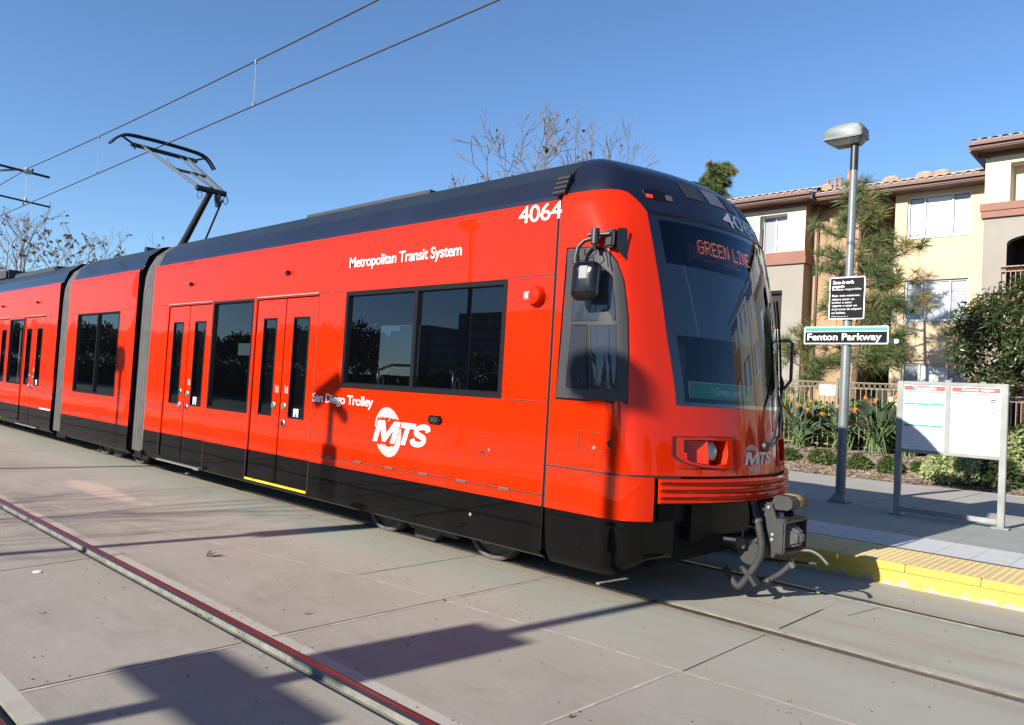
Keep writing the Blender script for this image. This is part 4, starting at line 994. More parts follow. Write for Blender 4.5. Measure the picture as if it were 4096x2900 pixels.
# cab side window: grey frame plate, three panes
for sg in (-1, 1):
    mb = MB(); c = (1.0, 2.0)
    n = len(CWIN); outp = [skin(sg*s, z, .010) for s, z in CWIN]
    # fill by rows across the outline
    def srange(z):
        xs = []
        for (a, b), (c_, d) in zip(CWIN, CWIN[1:]+CWIN[:1]):
            if (b-z)*(d-z) <= 0 and b != d: xs.append(a+(c_-a)*(z-b)/(d-b))
        return min(xs), max(xs)
    zz = lin(1.504, 2.60, 26)+[2.615, 2.628, 2.637]
    mb.grid(lambda u, z: (lambda r: skin(sg*(r[0]+(r[1]-r[0])*u), z, .010))(srange(z)), lin(0, 1, 14), zz)
    mb.add(outp+[skin(sg*s, z, 0) for s, z in CWIN], [(i, (i+1) % n, n+(i+1) % n, n+i) for i in range(n)])
    o = mb.build('cab_window', MT['greyframe'], T, smooth=True)
    mb = MB(); ring = [(s+(.012 if s > 1.03 else (-.006 if s < .95 else 0)), z+(.012 if z > 2.45 else (-.012 if z < 1.55 else 0))) for s, z in CWIN]
    mb.add([skin(sg*s, z, .004) for s, z in ring]+[skin(sg*s, z, .006) for s, z in CWIN], [(i, (i+1) % n, n+(i+1) % n, n+i) for i in range(n)]); mb.build('window_seal', MT['frame'], o)
    P1 = [(1.055, 2.09), (.95, 2.091), (.83, 2.092), (.828, 2.25), (.834, 2.40), (.875, 2.47), (.92, 2.52), (.96, 2.545), (.995, 2.548)]
    P2 = [(1.132, 1.588), (1.05, 1.586), (.986, 1.585), (.980, 2.052), (1.062, 2.055)]
    P3 = [(.974, 1.587), (.92, 1.589), (.858, 1.592), (.828, 2.053), (.89, 2.051), (.966, 2.049)]
    for k, P in enumerate((P1, P2, P3)):
        mb = MB(); n = len(P); cen = (sum(p[0] for p in P)/n, sum(p[1] for p in P)/n)
        sh = lambda p, f: (cen[0]+(p[0]-cen[0])*f, cen[1]+(p[1]-cen[1])*f)
        # concentric rings follow the curved plate
        rings = [[skin(sg*q[0], q[1], .013) for q in (sh(p, f) for p in P)] for f in (1, .75, .5, .25)]
        vs = [v for r in rings for v in r]+[skin(sg*cen[0], cen[1], .013)]
        fs = [(j*n+i, j*n+(i+1) % n, (j+1)*n+(i+1) % n, (j+1)*n+i) for j in range(3) for i in range(n)]+[(3*n+i, 3*n+(i+1) % n, 4*n) for i in range(n)]
        mb.add(vs, fs); mb.build('pane', MT['cabglass'], o, smooth='all', fix=False)
        mb = MB(); w = .955 if k else .965
        r0 = [skin(sg*sh(p, 1.0)[0], sh(p, 1.0)[1], .016) for p in P]; r1 = [skin(sg*sh(p, 1.045 if k != 1 else 1.09)[0], sh(p, 1.02)[1], .012) for p in P]
        mb.add(r0+r1, [(i, (i+1) % n, n+(i+1) % n, n+i) for i in range(n)]); mb.build('pane_seal', MT['frame'] if k == 1 else MT['greyframe'], o)
    # small hatch under it
    if sg < 0:
        hs = [(1.05, 1.265), (.905, 1.265), (.905, 1.13), (1.05, 1.13)]
        mb = MB()
        for (a, b), (c_, d) in zip(hs, hs[1:]+hs[:1]):
            e = .0025
            if abs(b-d) < 1e-6: mb.grid(lambda u, t: skin(sg*(a+(c_-a)*u), b+t*e, .003), lin(0, 1, 5), [-1, 1])
            else: mb.grid(lambda u, t: skin(sg*(a+t*e*1.5), b+(d-b)*u, .003), lin(0, 1, 3), [-1, 1])
        mb.build('hatch', MT['seam'], T, fix=False)
        mb = MB(); p = skin(-.975, 1.155, .003); mb.lathe([(.014, 0), (.011, -.005)], p, 'y', 14); mb.build('hatch_lock', MT['bolt'], T)
        mb = MB(); mb.add([skin(-(.908+.02*math.sin(t)), 1.195-.028*math.cos(t), .004) for t in lin(0, math.pi, 8)], [tuple(range(9))]); mb.build('hatch_notch', MT['black'], T)
# gap under the nose and above the corner panel
for sg in (-1, 1): mb = MB(); mb.grid(lambda s, z: skin(sg*s, z, .001), CS+[1.2, 1.4], [.968, .988]); mb.build('panel_gap', MT['seam'], T)
mb = MB()
for x in (-1.165,): mb.quad((x-.006, -1.3275, .33), (x+.006, -1.3275, .33), (x+.006, -1.3275, 3.03), (x-.006, -1.3275, 3.03))
mb.build('section_joint', MT['frame'], T)
SEAM.build('panel_seam', MT['seam'], T, fix=False)

# lettering and emblem
def flat_text(s, x0, x1, z0, z1, mat, y=-1.3285, parent=T, **kw):
    mb = MB(); letter(mb, s, lambda a, b: (x0+(x1-x0)*a, y, z0+(z1-z0)*b), **kw); return mb.build('lettering', mat, parent, fix=False)
flat_text('4064', -1.59, -1.135, 2.895, 3.035, MT['white'], bold=.008, spacing=.95)
flat_text('Metropolitan Transit System', -3.93, -2.25, 2.66, 2.80, MT['white'], bold=.014, spacing=.94)
flat_text('San Diego Trolley', -4.45, -3.385, 1.268, 1.392, MT['white'], bold=.016, spacing=.94)
def emblem(P, mat, parent=T):
    """oval of fine rays behind three heavy slanted letters; P maps (right, up) metres to the surface"""
    mb = MB(); n = 66
    def el(t, a, b): return (b*math.cos(t)*.93-a*math.sin(t)*.37, b*math.cos(t)*.37+a*math.sin(t)*.93)
    def covered(u, v):
        if not -.115 < v < .118: return False
        return -.02 < (u+.215-.34*(v+.10))/.325 < .98
    for k in range(n):
        t0 = 2*math.pi*k/n; w = 2*math.pi/n*.52; sk = .16
        for r0, r1 in ((0., .25), (.25, .5), (.5, .75), (.75, 1.)):
            q = lambda t, r: el(t+sk*r, .238+(.142-.238)*r, .190+(.108-.190)*r)
            pts = [q(t0, r0), q(t0+w, r0), q(t0+w, r1), q(t0, r1)]
            if any(covered(*p) for p in pts): continue
            mb.add([P(*p) for p in pts], [(0, 1, 2, 3)])
    e = mb.build('emblem', mat, parent, fix=False)
    mb = MB(); sh = .34
    def put(poly, x0, w, z0=-.10, h=.205):
        mb.add([P(x0+w*a+sh*h*b, z0+h*b, 1) for a, b in poly], [tuple(range(len(poly)))])
    for q in ([(0, 0), (0, 1), (.20, 1), (.20, 0)], [(.20, 1), (.20, .64), (.43, .04), (.52, .04), (.52, .42), (.31, 1)], [(.52, .42), (.52, .04), (.58, .04), (.80, .64), (.80, 1), (.72, 1)], [(.80, 0), (.80, 1), (1, 1), (1, 0)]): put(q, -.215, .325)
    put([(0, .76), (0, 1), (1, 1), (1, .76)], .130, .195); put([(.35, 0), (.35, .76), (.65, .76), (.65, 0)], .130, .195)
    cl = [(.92, .70), (.84, .84), (.66, .895), (.42, .885), (.22, .80), (.17, .67), (.26, .565), (.48, .50), (.70, .43), (.82, .32), (.77, .18), (.58, .115), (.34, .110), (.14, .18), (.06, .32)]
    cl = smoothpath([(x, y, 0) for x, y in cl], 4)
    L_, R_ = [], []
    for i, p in enumerate(cl):
        d = (cl[min(i+1, len(cl)-1)]-cl[max(i-1, 0)]); d.x *= 1.05; d.normalize(); nx, ny = -d.y, d.x
        L_.append((p.x+nx*.135, p.y+ny*.118)); R_.append((p.x-nx*.135, p.y-ny*.118))
    for i in range(len(cl)-1): put([L_[i], L_[i+1], R_[i+1], R_[i]], .318, .205)
    mb.build('emblem_letters', mat, e, fix=False)
emblem(lambda u, v, k=0: (-3.128+u*1.045, -1.328-.0015*k, 1.075+v), MT['white'])
emblem(lambda u, v, k=0: skin(-.085+u*.40, 1.112+v*.48, .004+.0015*k), MT['offwhite'])
def cap_text(s, s0, s1, z0, z1, mat, off=.006, **kw):
    mb = MB(); letter(mb, s, lambda a, b: skin(s0+(s1-s0)*a, z0+(z1-z0)*b, off), **kw); return mb.build('lettering', mat, cap, fix=False)
cap_text('4064', -.115, .30, 2.978, 3.115, MT['offwhite'], bold=.008)

# horn cluster, sensor eye, camera, grille on the flank
mb = MB()
for k in range(4):
    z = 3.105+k*.042; y = -1.305+k*.018
    mb.tube([(-1.245, y, z), (-1.12, y, z+.004)], .021, 14, caps=False); mb.tube([(-1.12, y, z+.004), (-1.14, y, z+.004)], [.019, .012], 14)
hb = MB(); hb.xf; mb.box(-1.20, -1.135, -1.26, -1.20, 3.09, 3.25)
mb.build('horn', MT['satin_black'], T, smooth=True)
mb = MB(); mb.cur = 0; mb.lathe([(.085, 0), (.083, -.03), (.066, -.062), (.03, -.072), (.0, -.074)], (-1.34, -1.325, 2.292), 'y', 22)
s = mb.build('sensor', [MT['red']], T, smooth=True)
mb = MB(); mb.bbox(-1.425, -1.36, -1.403, -1.372, 2.262, 2.325, .008); mb.build('sensor_eye', MT['clearlamp'], s)
mb = MB(); mb.bbox(-2.55, -2.372, -1.345, -1.322, 1.198, 1.275, .018); gr = mb.build('call_panel', MT['gloss_black'], T, smooth=True)
mb = MB()
for k in range(5): mb.box(-2.51, -2.41, -1.3475, -1.345, 1.218+k*.009, 1.221+k*.009)
for x, z in ((-2.535, 1.237), (-2.46, 1.266), (-2.46, 1.206), (-2.385, 1.237)): mb.lathe([(.005, 0), (.004, -.003)], (x, -1.345, z), 'y', 8)
mb.build('speaker_slots', MT['castlight'], gr)
mb = MB(); mb.lathe([(.016, 0), (.014, -.004)], (-1.95, -1.325, .48), 'y', 12); mb.build('jack_plug', MT['bolt'], T)

BEFORE_ = set(bpy.data.objects)
# mirror on its bracket
mb = MB()
mb.bbox(-.795, -.715, -1.335, -1.22, 2.64, 2.775, .015); mb.add([(-.70, -1.22, 2.80), (-.685, -1.20, 2.79), (-.675, -1.195, 2.60), (-.67, -1.22, 2.555), (-.705, -1.30, 2.78), (-.695, -1.31, 2.62)], [(0, 1, 2, 3), (0, 4, 5, 3), (4, 1, 2, 5)])
mb.tube([(-.84, -1.385, 2.775), (-.84, -1.385, 2.66)], .032, 14); mb.tube([(-.84, -1.385, 2.66), (-.84, -1.385, 2.62)], [.022, .012], 10); mb.tube([(-.90, -1.385, 2.735), (-.74, -1.34, 2.735)], .016, 10)
br = mb.build('mirror_bracket', MT['satin_black'], T, smooth=True)
mb = MB(); mb.tube([(-.86, -1.40, 2.70), (-.91, -1.42, 2.685), (-.955, -1.435, 2.64), (-.965, -1.44, 2.57), (-.965, -1.44, 2.53)], .017, 10); mb.tube([(-.965, -1.44, 2.575), (-.965, -1.44, 2.515)], .026, 12); mb.build('mirror_arm', MT['satin_black'], T, smooth=True)
mb = MB(); mb.tube([(-.83, -1.39, 2.64), (-.81, -1.40, 2.59), (-.85, -1.42, 2.55), (-.90, -1.42, 2.58), (-.90, -1.42, 2.62)], .005, 6); mb.tube([(-.78, -1.36, 2.66), (-.76, -1.33, 2.56), (-.74, -1.34, 2.49)], .005, 6); mb.build('mirror_cable', MT['black'], T)
mr = Matrix.Translation((-.845, -1.46, 2.375)) @ Matrix.Rotation(R(14), 4, 'Z') @ Matrix.Rotation(R(-4), 4, 'X')
mb = MB()
def rrect(w, h, rad, k=6):
    out = []
    for cx, cz, a0 in ((w/2-rad, -h/2+rad, -90), (w/2-rad, h/2-rad, 0), (-w/2+rad, h/2-rad, 90), (-w/2+rad, -h/2+rad, 180)): out += [(cx+rad*math.cos(R(a0+90*i/k)), cz+rad*math.sin(R(a0+90*i/k))) for i in range(k+1)]
    return out
lay = [(.05, .90), (.045, .965), (.03, 1.0), (.0, 1.0), (-.02, .985), (-.038, .93), (-.050, .82), (-.056, .62), (-.058, .3)]
rings = [[(mr @ Vector((x, y, z)))[:] for x, z in rrect(.208*k, .285*k, .045*k)] for y, k in lay]; nr = len(rings[0])
mb.add([p for r_q in rings for p in r_q], [(j*nr+i, j*nr+(i+1) % nr, (j+1)*nr+(i+1) % nr, (j+1)*nr+i) for j in range(len(lay)-1) for i in range(nr)]+[tuple(range(nr)), tuple((len(lay)-1)*nr+i for i in range(nr))])
mb.build('mirror', MT['gloss_black'], T, smooth='all')
mb = MB(); mb.bbox(-.035, .035, -.064, -.05, .0, .10, .006); mb.xf(mr); mb.build('mirror_badge', MT['satin_black'], T)

for o in set(bpy.data.objects)-BEFORE_: o.location.x += .085; o.location.z -= .012
# wiper
mb = MB()
mb.tube([skin(.06, 1.20, .02), skin(.10, 1.28, .06), skin(.20, 1.52, .07)], [.018, .014, .010], 8); mb.lathe([(.045, 0), (.04, .03), (.02, .035)], skin(.05, 1.205, .002), 'x', 14)
mb.tube([skin(.13, 1.20, .02), skin(.16, 1.30, .08), skin(.24, 1.58, .08)], [.012, .012, .008], 8)
wp = mb.build('wiper_arm', MT['castgrey'], T, smooth=True)
mb = MB(); mb.tube([skin(.30+.17*t, 1.32+t*1.15, .045) for t in lin(0, 1, 12)], .010, 6); mb.tube([skin(.30+.17*t, 1.32+t*1.15, .022) for t in lin(0, 1, 12)], .006, 6)
mb.build('wiper_blade', MT['black'], T)
mb = MB(); mb.tube([skin(.20, 1.52, .07), skin(.34, 1.72, .07), skin(.37, 1.78, .05)], [.012, .009, .009], 6); mb.build('wiper_link', MT['black'], T)
# mirror on the far side of the nose
mb = MB(); mb.tube([(-.46, 1.20, 2.16), (-.42, 1.32, 2.17), (-.40, 1.36, 2.15), (-.40, 1.36, 1.79), (-.44, 1.30, 1.70)], .016, 8); mb.build('mirror_arm', MT['satin_black'], T, smooth=True)

# cab interior seen through the windscreen
mb = MB(); mb.grid(lambda s, d: (Vector(skin(s, 1.50))+Vector((-d, 0, .0)))[:], lin(-.58, .58, 20), [.03, .45, .8]); mb.build('dashboard', MT['intdark'], T, smooth='all')
mb = MB(); mb.box(-1.24, -1.21, -1.2, -.15, .45, 2.55); mb.box(-1.24, -1.21, .55, 1.2, .45, 2.55); mb.box(-1.24, -1.21, -.15, .55, 2.2, 2.55); mb.build('cab_partition', MT['interior'], T)
mb = MB(); mb.box(-1.2, -.62, -.75, .75, 2.60, 2.63); mb.build('cab_ceiling', MT['intdark'], T)
mb = MB(); mb.bbox(-.80, -.66, -.62, -.12, 1.2, 2.05, .05); mb.bbox(-.80, -.50, -.62, -.12, 1.1, 1.2, .04); mb.build('driver_seat', MT['seat'], T, smooth=True)
mb = MB(); mb.grid(lambda s, z: (Vector(skin(s, z))+Vector((-.05, 0, 0)))[:], lin(-.40, .36, 24), [2.60, 2.87]); dsp = mb.build('destination_display', MT['scrband'], T, smooth='all')
F5 = {'G': '01110 10001 10000 10111 10001 10001 01110', 'R': '11110 10001 10001 11110 10100 10010 10001', 'E': '11111 10000 10000 11110 10000 10000 11111', 'N': '10001 11001 11001 10101 10011 10011 10001', 'L': '10000 10000 10000 10000 10000 10000 11111', 'I': '01110 00100 00100 00100 00100 00100 01110', ' ': '000 000 000 000 000 000 000'}
mb = MB(); cxs = 0
for ch in 'GREEN LINE':
    rows = F5[ch].split()
    for r, row in enumerate(rows):
        for c, b in enumerate(row):
            if b == '1':
                s = -.322+(cxs+c)*.0081; z = 2.80-r*.0165
                p = Vector(skin(s, z))+Vector((-.044, 0, 0)); d = .0052
                mb.quad(*[(p+Vector((0, a*d, b2*d)))[:] for a, b2 in ((-1, -1), (1, -1), (1, 1), (-1, 1))])
    cxs += len(rows[0])+1
mb.build('led_text', MT['led'], dsp, fix=False)
mb = MB(); gs = lambda a, b: (Vector(skin(-.455+.52*a, 1.56+.125*b))+Vector((-.10, 0, 0)))[:]
mb.grid(gs, lin(0, 1, 10), [0, 1]); mb.grid(lambda a, b: (Vector(gs(a, b))+Vector((-.004, 0, 0)))[:], lin(0, 1, 10), [0, 1])
gsn = mb.build('route_board', MT['green'], T, fix=False)
mb = MB(); letter(mb, 'Green Line', lambda a, b: (Vector(gs(.33+.44*a, .22+.52*b))+Vector((.004, 0, 0)))[:], bold=.03, spacing=.9)
for q in ((-.004, .004, 0, 1), (0, 1, .95, 1.0)): mb.grid(lambda a, b: (Vector(gs(a, b))+Vector((.003, 0, 0)))[:], lin(q[0], q[1], 8), [q[2], q[3]])
mb.build('lettering', MT['white'], gsn, fix=False)

mb = MB(); mb.grid(lambda s, z: (Vector(skin(s, z))+Vector((-.09, 0, 0)))[:], lin(-.53, .22, 12), [2.03, 2.07, 2.30, 2.58]); mb.build('sun_blind', MT['blindscreen'], T, smooth='all', fix=False)
# seats behind the front side windows
for x in (-3.45, -2.35):
    for y in (-.85, .5):
        mb = MB(); mb.bbox(x-.05, x+.05, y-.38, y+.42, .85, 1.62, .03); mb.bbox(x, x+.45, y-.38, y+.42, .78, .87, .03)
        o = mb.build('seat', MT['seat'], T, smooth=True)
        mb = MB(); mb.tube([(x-.02, y-.38, 1.5), (x-.04, y-.36, 1.66), (x-.02, y-.22, 1.72), (x, y-.0, 1.73)], .014, 8); mb.build('grab_rail', MT['steel'], o, smooth='all')
mb = MB(); mb.tube([(-5.1, -.35, .45), (-5.1, -.35, 2.55)], .018, 8); mb.build('grab_pole', MT['steel'], T, smooth='all')
mb = MB(); mb.box(-6.45, -6.05, -1.18, -1.17, 1.78, 1.93); mb.build('notice', MT['notice'] if 'notice' in MT else MT.setdefault('notice', M('pale_green_notice', (.35, .42, .40), rough=.6)), T)

# running gear
def bogie(xc, n=2):
    mb = MB(); mb.box(xc-1.25, xc+1.25, -.62, .62, .20, .34); mb.box(xc-.35, xc+.35, -1.0, 1.0, .24, .36); mb.build('bogie_frame', MT['dark'], T)
    for dx in (-.78, .78):
        for y in (-.76, .76):
            sg = 1 if y > 0 else -1
            mb = MB(); mb.lathe([(.0, -.06), (.33, -.06), (.345, -.05), (.335, .045), (.315, .055), (.29, .05), (.28, .015), (.11, .01), (.10, .05), (.0, .055)] if sg > 0 else [(.0, .06), (.33, .06), (.345, .05), (.335, -.045), (.315, -.055), (.29, -.05), (.28, -.015), (.11, -.01), (.10, -.05), (.0, -.055)], (xc+dx, y, .325), 'y', 36)
            mb.build('wheel', MT['wheel'] if 'wheel' in MT else MT.setdefault('wheel', M('dusty_wheel', (.085, .08, .07), rough=.6, metal=.3, noise=(9, .4))), T, smooth=True)
    for y in (-.78, .78):
        mb = MB(); mb.bbox(xc-.40, xc+.35, y-.05, y+.05, .10, .21, .02); mb.prism([(xc-.28, .03), (xc+.0, .03), (xc+.1, .12), (xc-.3, .12)], 'y', y-.04, y+.04); mb.build('track_brake', MT['castgrey'], T)
        mb = MB(); mb.tube([(xc+.55, y-.09, .30), (xc+.62, y-.10, .19), (xc+.75, y-.10, .15), (xc+.92, y-.09, .20), (xc+.97, y-.08, .28)], .014, 8); mb.build('brake_hose', MT['castlight'], T, smooth='all')
bogie(-2.95); bogie(-11.0); bogie(-21.0)
for a, b, w_, c, d in ((-8.6, -4.2, 1.0, .22, .34), (-1.6, -.45, .9, .28, .60), (-20, -13.3, 1.0, .22, .34)): mb = MB(); mb.box(a, b, -w_, w_, c, d); mb.build('underframe', MT['dark'], T)
mb = MB(); mb.box(-1.0, -.40, -.95, .95, .60, .80); mb.box(-.7, -.35, -.5, .5, .45, .75); mb.build('coupler_bay', MT['black'], T)
mb = MB(); mb.tube([(-.45, -.05, .52), (-.46, -.02, .20)], .006, 5); mb.tube([(-.5, .25, .33), (-.2, .32, .25), (.3, .35, .30)], .012, 6); mb.build('chain', MT['castgrey'], T)
mb = MB(); mb.tube([(-8.83, -1.33, .36), (-8.83, -1.33, .25)], .02, 8); mb.box(-9.5, -8.9, -1.2, -.7, .2, .32); mb.box(-13.1, -12.6, -1.2, -.7, .2, .32); mb.build('gangway_foot', MT['dark'], T)

BEFORE_ = set(bpy.data.objects)
# folded-up coupler on the nose
def cm(): return MB()
yc = .14
mb = cm(); mb.prism([(-.08, .78), (.08, .80), (.13, .66), (.14, .45), (.11, .39), (.07, .40), (.03, .70), (-.08, .72)], 'y', yc-.16, yc-.13); mb.prism([(-.08, .78), (.08, .80), (.13, .66), (.14, .45), (.11, .39), (.07, .40), (.03, .70), (-.08, .72)], 'y', yc+.18, yc+.21)
mb.box(-.12, .08, yc-.14, yc+.20, .785, .81); cp = mb.build('coupler', MT['castgrey'], T)
mb = cm(); mb.prism([(.06, .80), (.08, .86), (.11, .875), (.20, .87), (.225, .845), (.225, .79), (.19, .765), (.09, .76)], 'y', yc-.13, yc+.20); tb = mb.build('coupler_cover', MT['castgrey'], T)
mb = cm(); mb.prism([(.058, .80), (.078, .863), (.109, .879), (.201, .874), (.229, .846), (.229, .789), (.193, .762), (.089, .757)], 'y', yc+.01, yc+.08); mb.build('tape_band', MT['tape'], T)
# square coupler face with its cone and pocket
mb = cm(); x0c, x1c = .13, .20
sq = lambda s_, x: [(x, yc-.19*s_, .43-.0), (x, yc+.24*s_, .43), (x, yc+.24*s_, .69), (x, yc-.19*s_, .69)]
mb.bbox(x0c-.02, x1c, yc-.19, yc-.15, .43, .69, .012); mb.bbox(x0c-.02, x1c, yc+.22, yc+.26, .43, .69, .012); mb.bbox(x0c-.02, x1c+.002, yc-.17, yc+.24, .66, .70, .012); mb.bbox(x0c-.02, x1c+.002, yc-.17, yc+.24, .42, .46, .012)
mb.box(x0c-.02, x0c, yc-.17, yc+.24, .44, .68); mb.build('coupler_face', MT['castgrey'], T, smooth=True)
mb = cm(); 
base = [(x0c, yc-.135, .45), (x0c, yc+.08, .45), (x0c, yc+.08, .67), (x0c, yc-.135, .67)]; top = [(x1c+.08, yc-.07, .51), (x1c+.08, yc+.03, .51), (x1c+.08, yc+.03, .60), (x1c+.08, yc-.07, .60)]
bm = bmesh.new(); vv = [bm.verts.new(p) for p in base+top]
for f in ((0, 1, 5, 4), (1, 2, 6, 5), (2, 3, 7, 6), (3, 0, 4, 7), (4, 5, 6, 7), (3, 2, 1, 0)): bm.faces.new([vv[i] for i in f])
bmesh.ops.bevel(bm, geom=bm.edges[:], offset=.022, segments=3, affect='EDGES'); bm.verts.index_update()
mb.add([v.co[:] for v in bm.verts], [[v.index for v in f.verts] for f in bm.faces]); bm.free(); mb.build('coupler_cone', MT['castlight'], T, smooth=True)
mb = cm(); mb.lathe([(.0, 0), (.055, 0), (.06, .02), (.05, .03)], (x0c+.002, yc+.16, .58), 'x', 16); mb.build('coupler_pocket', MT['black'], T)
# linkage with bolts, cylinder, hoses
mb = cm(); mb.tube([(-.33, -.06, .435), (-.25, -.06, .44), (-.10, -.04, .455), (.06, .06, .47)], [.035, .052, .052, .045], 14); cy = mb.build('cylinder', MT['castgrey'], T, smooth=True)
mb = cm(); mb.add([(-.27, -.114, .440), (-.165, -.108, .445), (-.165, -.108, .468), (-.27, -.114, .463)], [(0, 1, 2, 3)]); mb.build('label_plate', MT['white'], cy)
mb = cm(); mb.bbox(-.155, -.085, -.125, -.07, .40, .485, .006); mb.tube([(-.115, -.10, .485), (-.115, -.10, .53), (-.13, -.10, .565), (-.10, -.09, .585), (-.02, -.05, .56), (.03, .0, .52)], .010, 8); mb.build('junction_box', MT['castlight'], T, smooth=True)
mb = cm(); mb.lathe([(.0, -.015), (.095, -.015), (.095, .015), (.0, .015)], (-.07, -.05, .37), 'y', 22); mb.build('coupler_disc', MT['castgrey'], T)
mb = cm(); mb.tube([(-.06, -.06, .80), (-.055, -.07, .74), (-.03, -.08, .67), (-.01, -.08, .63)], .038, 14); hp = mb.build('hose_elbow', MT['gloss_black'], T, smooth=True)
mb = cm()
pts = [(-.01, -.08, .64), (.02, -.09, .56), (.045, -.10, .46), (.04, -.10, .36), (.0, -.11, .27), (-.06, -.12, .17), (-.11, -.12, .105), (-.15, -.12, .115), (-.20, -.11, .17), (-.25, -.10, .22)]
sp = smoothpath(pts, 14); rad = [.029+(.0025 if (i % 2 == 0 and i < 60) else 0) for i in range(len(sp))]
mb.tube(sp, rad, 12); mb.build('air_hose', MT['hose'], T, smooth='all')
mb = cm(); mb.tube([(-.015, -.08, .645), (-.005, -.08, .615)], .043, 14); mb.build('hose_clamp', MT['castlight'], T)
mb = cm(); mb.tube(smoothpath([(-.17, .02, .22), (-.07, .0, .17), (.02, .04, .155), (.11, .10, .21), (.19, .15, .31)]), .025, 10); mb.build('air_hose', MT['hose'], T, smooth='all')
mb = cm(); mb.prism([(-.06, .225), (-.03, .235), (.04, .15), (.02, .13)], 'y', -.15, -.07); mb.tube([(.03, .04, .150), (.05, .05, .16)], .034, 12); mb.build('hose_clamp', MT['castgrey'], T)
mb = cm(); mb.prism([(.165, .37), (.19, .35), (.22, .29), (.20, .27), (.18, .29)], 'y', .12, .15); mb.tube([(.14, .14, .42), (.18, .14, .34)], .026, 8); mb.build('hose_hook', MT['castlight'], T)
mb = cm(); mb.tube(smoothpath([(.17, .16, .43), (.25, .17, .42), (.32, .18, .425), (.39, .18, .40), (.46, .17, .345)]), .014, 8); mb.build('release_lever', MT['castlight'], T, smooth='all')
for x, z in ((.01, .755), (.095, .57), (.092, .53), (.055, .775), (-.06, .76)): mb = cm(); mb.lathe([(.013, 0), (.013, -.012), (.0, -.013)], (x, yc-.16, z), 'y', 8); mb.build('bolt', MT['bolt'], T)

for o in set(bpy.data.objects)-BEFORE_:
    if o.parent == T and o.name.split('.')[0] in ('coupler', 'coupler_cover', 'tape_band', 'coupler_face', 'coupler_cone', 'coupler_pocket', 'bolt'): o.location.z -= .035
# pantograph on the short middle section
mb = MB()
mb.tube([(-11.45, 0, 3.55), (-10.95, 0, 3.95), (-10.12, 0, 4.66)], [.075, .06, .05], 12); mb.build('pantograph_lower_arm', MT['panto'] if 'panto' in MT else MT.setdefault('panto', M('dark_pantograph_steel', (.03, .032, .034), rough=.45, metal=.3)), T, smooth=True)
mb = MB(); mb.box(-12.0, -10.6, -.55, .55, 3.52, 3.60); mb.tube([(-11.45, -.5, 3.66), (-11.45, .5, 3.66)], .06, 10)
for x in (-11.9, -10.7):
    for y in (-.5, .5): mb.tube([(x, y, 3.45), (x, y, 3.6)], .06, 8)
mb.build('pantograph_base', MT['panto'], T)
mb = MB(); mb.tube([(-10.12, -.26, 4.66), (-10.12, .26, 4.66)], .05, 10); mb.tube([(-10.75, .16, 3.65), (-10.02, .16, 4.52)], .018, 8)
for y in (-.22, .12, .24): mb.tube([(-10.12, y, 4.62), (-10.08, y-.03, 4.50), (-10.05, y, 4.46), (-10.03, y+.03, 4.52), (-10.08, y+.02, 4.62)], .008, 6)
mb.prism([(-10.22, 4.62), (-10.02, 4.62), (-10.05, 4.40), (-10.14, 4.40)], 'y', .10, .13); mb.build('pantograph_knee', MT['panto'], T, smooth=True)
PG = M('grey_pantograph_tube', (.13, .135, .135), rough=.45, metal=.4)
mb = MB()
mb.tube([(-10.12, -.22, 4.68), (-12.2, -.42, 5.70)], [.032, .024], 8); mb.tube([(-10.12, .22, 4.68), (-12.2, .42, 5.70)], [.032, .024], 8); mb.tube([(-10.12, .05, 4.70), (-12.15, .28, 5.66)], .014, 6)
mb.tube([(-11.0, -.30, 5.11), (-11.0, .30, 5.11)], .026, 8); mb.tube([(-10.12, 0, 4.72), (-11.0, 0, 5.11)], .018, 6); mb.tube([(-11.0, -.28, 5.13), (-11.3, -.31, 5.34)], .006, 5)
mb.build('pantograph_upper_arm', PG, T, smooth=True)
mb = MB(); mb.tube([(-12.2, -.62, 5.68), (-12.2, .62, 5.68)], .040, 8); mb.tube([(-12.2, -.80, 5.79), (-12.2, -.60, 5.70)], .02, 6); mb.tube([(-12.2, .80, 5.79), (-12.2, .60, 5.70)], .02, 6)
for y in (-.55, .55): mb.tube([(-12.2, y, 5.70), (-12.27, y, 5.64), (-12.2, y, 5.60), (-12.13, y, 5.65), (-12.2, y, 5.72)], .012, 6)
mb.build('pantograph_head_bar', MT['panto'], T, smooth=True)
for dx in (-.05, .05):
    mb = MB(); mb.tube(smoothpath([(-12.2+dx, -.98, 5.60), (-12.2+dx, -.86, 5.74), (-12.2+dx, -.70, 5.83), (-12.2+dx, -.4, 5.855), (-12.2+dx, 0, 5.862), (-12.2+dx, .4, 5.855), (-12.2+dx, .70, 5.83), (-12.2+dx, .86, 5.74), (-12.2+dx, .98, 5.60)]), .022, 8); mb.build('collector_strip', MT['panto'], T, smooth='all')
# roof equipment
mb = MB(); mb.box(-5.6, -3.3, -.85, .85, 3.46, 3.535); mb.bbox(-17.5, -14.6, -1.02, 1.02, 3.38, 3.52, .03); mb.bbox(-22.5, -18.5, -.95, .95, 3.46, 3.72, .05); mb.build('roof_unit', MT['roofunit'] if 'roofunit' in MT else MT.setdefault('roofunit', M('dark_roof_unit', (.035, .036, .04), rough=.6)), T, smooth=True)
